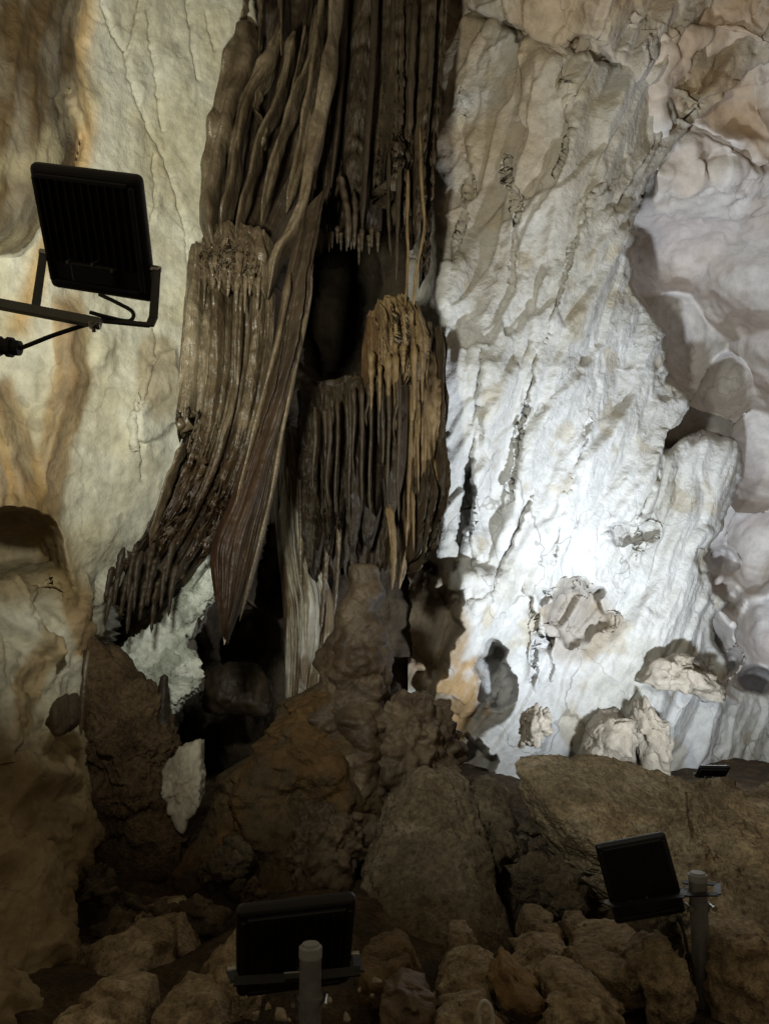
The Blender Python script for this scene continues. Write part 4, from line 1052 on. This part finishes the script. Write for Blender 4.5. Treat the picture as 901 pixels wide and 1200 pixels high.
def floodlight(loc, rot, w, h, label, key, bracket='down', spread=168, group='floodlights'):
    """local frame: the glass faces +y, the finned back faces -y"""
    root = empty('floodlight', loc); root.rotation_euler = Euler([math.radians(a) for a in rot])
    tag(root, label, 'floodlight', group)
    s = w / .28
    bm = bmesh.new(); box_bm(bm, 0, .0, 0, w, .036 * s, h, .016 * s, 4); fin('housing', bm, M['black'], root, False)
    bm = bmesh.new()
    for sx in (-1, 1): box_bm(bm, sx * (w / 2 - .018 * s), -.021 * s, 0, .012 * s, .012 * s, h - .05 * s, .003 * s)
    for sz in (-1, 1): box_bm(bm, 0, -.0212 * s, sz * (h / 2 - .024 * s), w - .05 * s, .012 * s, .012 * s, .003 * s)
    fin('back_rim', bm, M['black'], root)
    for k in range(11):
        bm = bmesh.new(); box_bm(bm, -w * .37 + k * w * .074, -.0225 * s, h * .08, .004 * s, .013 * s, h * .66, .0012 * s, 1)
        fin('cooling_fin', bm, M['black'], root)
    bm = bmesh.new(); box_bm(bm, 0, -.026 * s, -h * .30, w * .42, .022 * s, h * .17, .006 * s); fin('driver_box', bm, M['black'], root)
    p, col = LIT[key]
    bm = bmesh.new(); box_bm(bm, 0, .0195 * s, 0, w * .84, .003 * s, h * .84, .001 * s, 1)
    fin('glass', bm, glass_mat('floodlight_glass_' + key, 0.0 if p == 0 else 3.0, col), root)
    for sx in (-1, 1):
        fin('pivot_bolt', cyl_bm((sx * (w / 2 - .002), 0, -h * .22), (sx * (w / 2 + .020 * s), 0, -h * .22), .009 * s, 8), M['bolt'], root)
    for bx_, bz in ((-.22, -.22), (.2, -.24), (0.02, -.21)):
        fin('screw', cyl_bm((bx_ * w, -.018 * s, bz * h), (bx_ * w, -.0405 * s, bz * h), .004 * s, 8), M['bolt'], root)
    if p > 0:
        ld = bpy.data.lights.new('floodlight_beam', 'AREA'); ld.shape = 'RECTANGLE'; ld.size = w * .8; ld.size_y = h * .8
        ld.energy = p; ld.color = col; ld.spread = math.radians(spread)
        lo = bpy.data.objects.new('floodlight_beam', ld); scene.collection.objects.link(lo); lo.parent = root
        lo.location = (0, .024 * s, 0); lo.rotation_euler = (math.radians(90), 0, 0)    # emits along -z -> +y
    return root

def world_pts(root, pts):
    bpy.context.view_layer.update()
    return [root.matrix_world @ Vector(p) for p in pts]

# lamp on the arm
A = floodlight((-.679, 1.78, 2.511), (41.2, 12.6, -9.8), .28, .29, 'black floodlight held up by a grey arm in front of the cream wall', 'arm')
bpy.context.view_layer.update()
inv = A.matrix_world.inverted()
def loc(root_inv, u, v, Y): return tuple(root_inv @ Vector(W(u, v, Y)))
pv = [(-.152, 0, -.0638), (.152, 0, -.0638)]
fin('bracket', strip_bm([pv[0], loc(inv, 42, 362, 1.67), loc(inv, 104, 374, 1.63), loc(inv, 176, 381, 1.61), loc(inv, 180, 372, 1.62), pv[1]], .018, .005), M['bracket'], A)
fin('cable', tube_bm([loc(inv, 117, 345, 1.67), loc(inv, 140, 356, 1.65), loc(inv, 156, 366, 1.64), loc(inv, 152, 376, 1.63), loc(inv, 128, 372, 1.62), loc(inv, 106, 366, 1.62)], .0042), M['rubber'], A)
arm = empty('lamp_arm', W(-60, 352, 1.59))
tag(arm, 'grey steel channel arm reaching in to hold the upper floodlight', 'bracket')
a0, a1 = Vector(W(-60, 345, 1.59)), Vector(W(118, 379, 1.59)); al = Vector(arm.location)
d = a1 - a0
bm = bmesh.new(); box_bm(bm, 0, 0, 0, d.length, .022, .020, .002)
bmesh.ops.transform(bm, verts=bm.verts, matrix=Matrix.Translation((a0 + a1) / 2 - al) @ d.to_track_quat('X', 'Z').to_matrix().to_4x4())
fin('channel', bm, plain_mat('dull_grey_channel', (.17, .17, .15), .5, .3), arm)
for (u, v) in ((109, 381), (114, 378), (106, 377)):
    p = Vector(W(u, v, 1.57)) - al
    fin('bolt', cyl_bm(p, p + Vector((0, .01, -.010)), .0045, 6), M['bolt'], arm)
cb = empty('power_cable', W(-20, 405, 1.61)); cl = np.array(cb.location)
tag(cb, 'black cable with a ribbed plug running under the grey lamp arm', 'cable')
fin('cord', tube_bm([W(u, v, 1.61) - cl for u, v in ((108, 379), (90, 384), (60, 394), (24, 408), (10, 409))], .0048), M['rubber'], cb, True)
for k in range(5):
    fin('plug_ring' if k else 'plug', cyl_bm(W(22 - 7 * k, 408 - .8 * k, 1.61) - cl, W(16.5 - 7 * k, 407.4 - .8 * k, 1.61) - cl, (.016, .021, .017, .021, .017)[k], 14), M['rubber'], cb)
fin('plug_body', cyl_bm(W(24, 408.2, 1.61) - cl, W(-24, 402.5, 1.61) - cl, .0155, 14), M['rubber'], cb)

# lamp on the tall post
B = floodlight((1.019, 3.385, .600), (6.6, -13.2, -10.9), .28, .32, 'black floodlight clamped to the tall steel post before the big slab', 'post')
post = empty('steel_post', (W(822, 1180, 3.3)[0], 3.3, .05))
tag(post, 'tall galvanised tube post with a grey cap beside the big slab', 'post')
pb = Vector(post.location)
top = W(817, 1026, 3.3)
fin('tube', cyl_bm((0, 0, 0), (top[0] - pb.x, 0, top[2] - pb.z), .034, 28, 0), M['galv'], post, False)
fin('cap', cyl_bm((top[0] - pb.x, 0, top[2] - pb.z - .02), (top[0] - pb.x, 0, top[2] - pb.z + .012), .036, 28, .008), M['cap'], post, False)
ckx, ckz = top[0] - pb.x, top[2] - pb.z
fin('clamp', cyl_bm((ckx, 0, ckz - .125), (ckx, 0, ckz - .095), .0385, 28), M['galv'], post)
for sx in (-1, 1):
    fin('clamp_bolt', cyl_bm((ckx + sx * .045, -.035, ckz - .11), (ckx + sx * .045, .02, ckz - .11), .006, 8), M['bolt'], post)
    fin('clamp_nut', cyl_bm((ckx + sx * .045, -.042, ckz - .11), (ckx + sx * .045, -.032, ckz - .11), .011, 6), M['bolt'], post)
bpy.context.view_layer.update(); inv = B.matrix_world.inverted()
fin('bracket', strip_bm([(-.152, 0, -.0704), loc(inv, 722, 1062, 3.28), loc(inv, 800, 1050, 3.24), (.16, 0, -.0704)], .03, .006), M['black'], B)
fin('bracket_arm', strip_bm([loc(inv, 800, 1049, 3.25), loc(inv, 840, 1048, 3.23), loc(inv, 840, 1036, 3.34), loc(inv, 800, 1034, 3.36)], .028, .005), M['black'], B)
cb = empty('power_cable', W(812, 1200, 3.22)); cl = np.array(cb.location)
tag(cb, 'black cable with a loose loop hanging down beside the tall post', 'cable')
fin('cord', tube_bm([W(u, v, 3.22) - cl for u, v in ((793, 1074), (800, 1090), (805, 1115), (806, 1140), (803, 1165), (808, 1190), (812, 1230))], .006), M['rubber'], cb, True)
fin('loop', tube_bm([W(u, v, 3.20) - cl for u, v in ((797, 1074), (803, 1105), (808, 1122), (812, 1136), (806, 1140), (802, 1128), (807, 1116), (813, 1150), (810, 1180))], .0045), M['rubber'], cb, True)

# lamp on the low post
Cc = floodlight((-.215, 2.063, .838), (33, -2.4, 11.6), .28, .30, 'black floodlight tilted upwards behind the low capped post', 'low_post', spread=75)
post = empty('steel_post', (W(364, 1200, 1.88)[0], 1.88, .0))
tag(post, 'low galvanised tube post with a rounded cap in front of the tilted floodlight', 'post')
pb = Vector(post.location); top = W(364, 1110, 1.88)
fin('tube', cyl_bm((0, 0, 0), (top[0] - pb.x, 0, top[2] - pb.z), .024, 28), M['galv'], post)
fin('cap', cyl_bm((top[0] - pb.x, 0, top[2] - pb.z - .02), (top[0] - pb.x, 0, top[2] - pb.z + .008), .0255, 28, .007), M['cap'], post)
ckx, ckz = top[0] - pb.x, top[2] - pb.z
fin('clamp', cyl_bm((ckx, 0, ckz - .118), (ckx, 0, ckz - .098), .0275, 28), M['galv'], post)
for sx in (-1, 1):
    fin('clamp_bolt', cyl_bm((ckx + sx * .034, -.025, ckz - .108), (ckx + sx * .034, .02, ckz - .108), .005, 8), M['bolt'], post)
bpy.context.view_layer.update(); inv = Cc.matrix_world.inverted()
fin('bracket', strip_bm([(-.152, 0, -.066), loc(inv, 276, 1150, 1.92), loc(inv, 346, 1146, 1.915), loc(inv, 421, 1138, 1.92), (.152, 0, -.066)], .022, .005), M['black'], Cc)
fin('plate', strip_bm([loc(inv, 338, 1143, 1.905), loc(inv, 352, 1142, 1.905)], .004, .018), M['galv'], Cc)

# small lamp at the foot of the white wall
p = W(834, 904, 5.25)
floodlight(tuple(p), (58, 0, -4), .19, .15, 'small far floodlight lying at the foot of the white wall', 'wall_foot', spread=165)

# white wire loop in the foreground
wl = empty('wire_loop', W(570, 1210, 2.7)); cl = np.array(wl.location)
tag(wl, 'white plastic wire bent into an arch between the foreground stones', 'wire')
fin('wire', tube_bm([W(u, v, 2.7) - cl for u, v in ((562, 1200), (561, 1184), (565, 1174), (571, 1175), (576, 1186), (579, 1215))], .0065), M['whitewire'], wl, True)
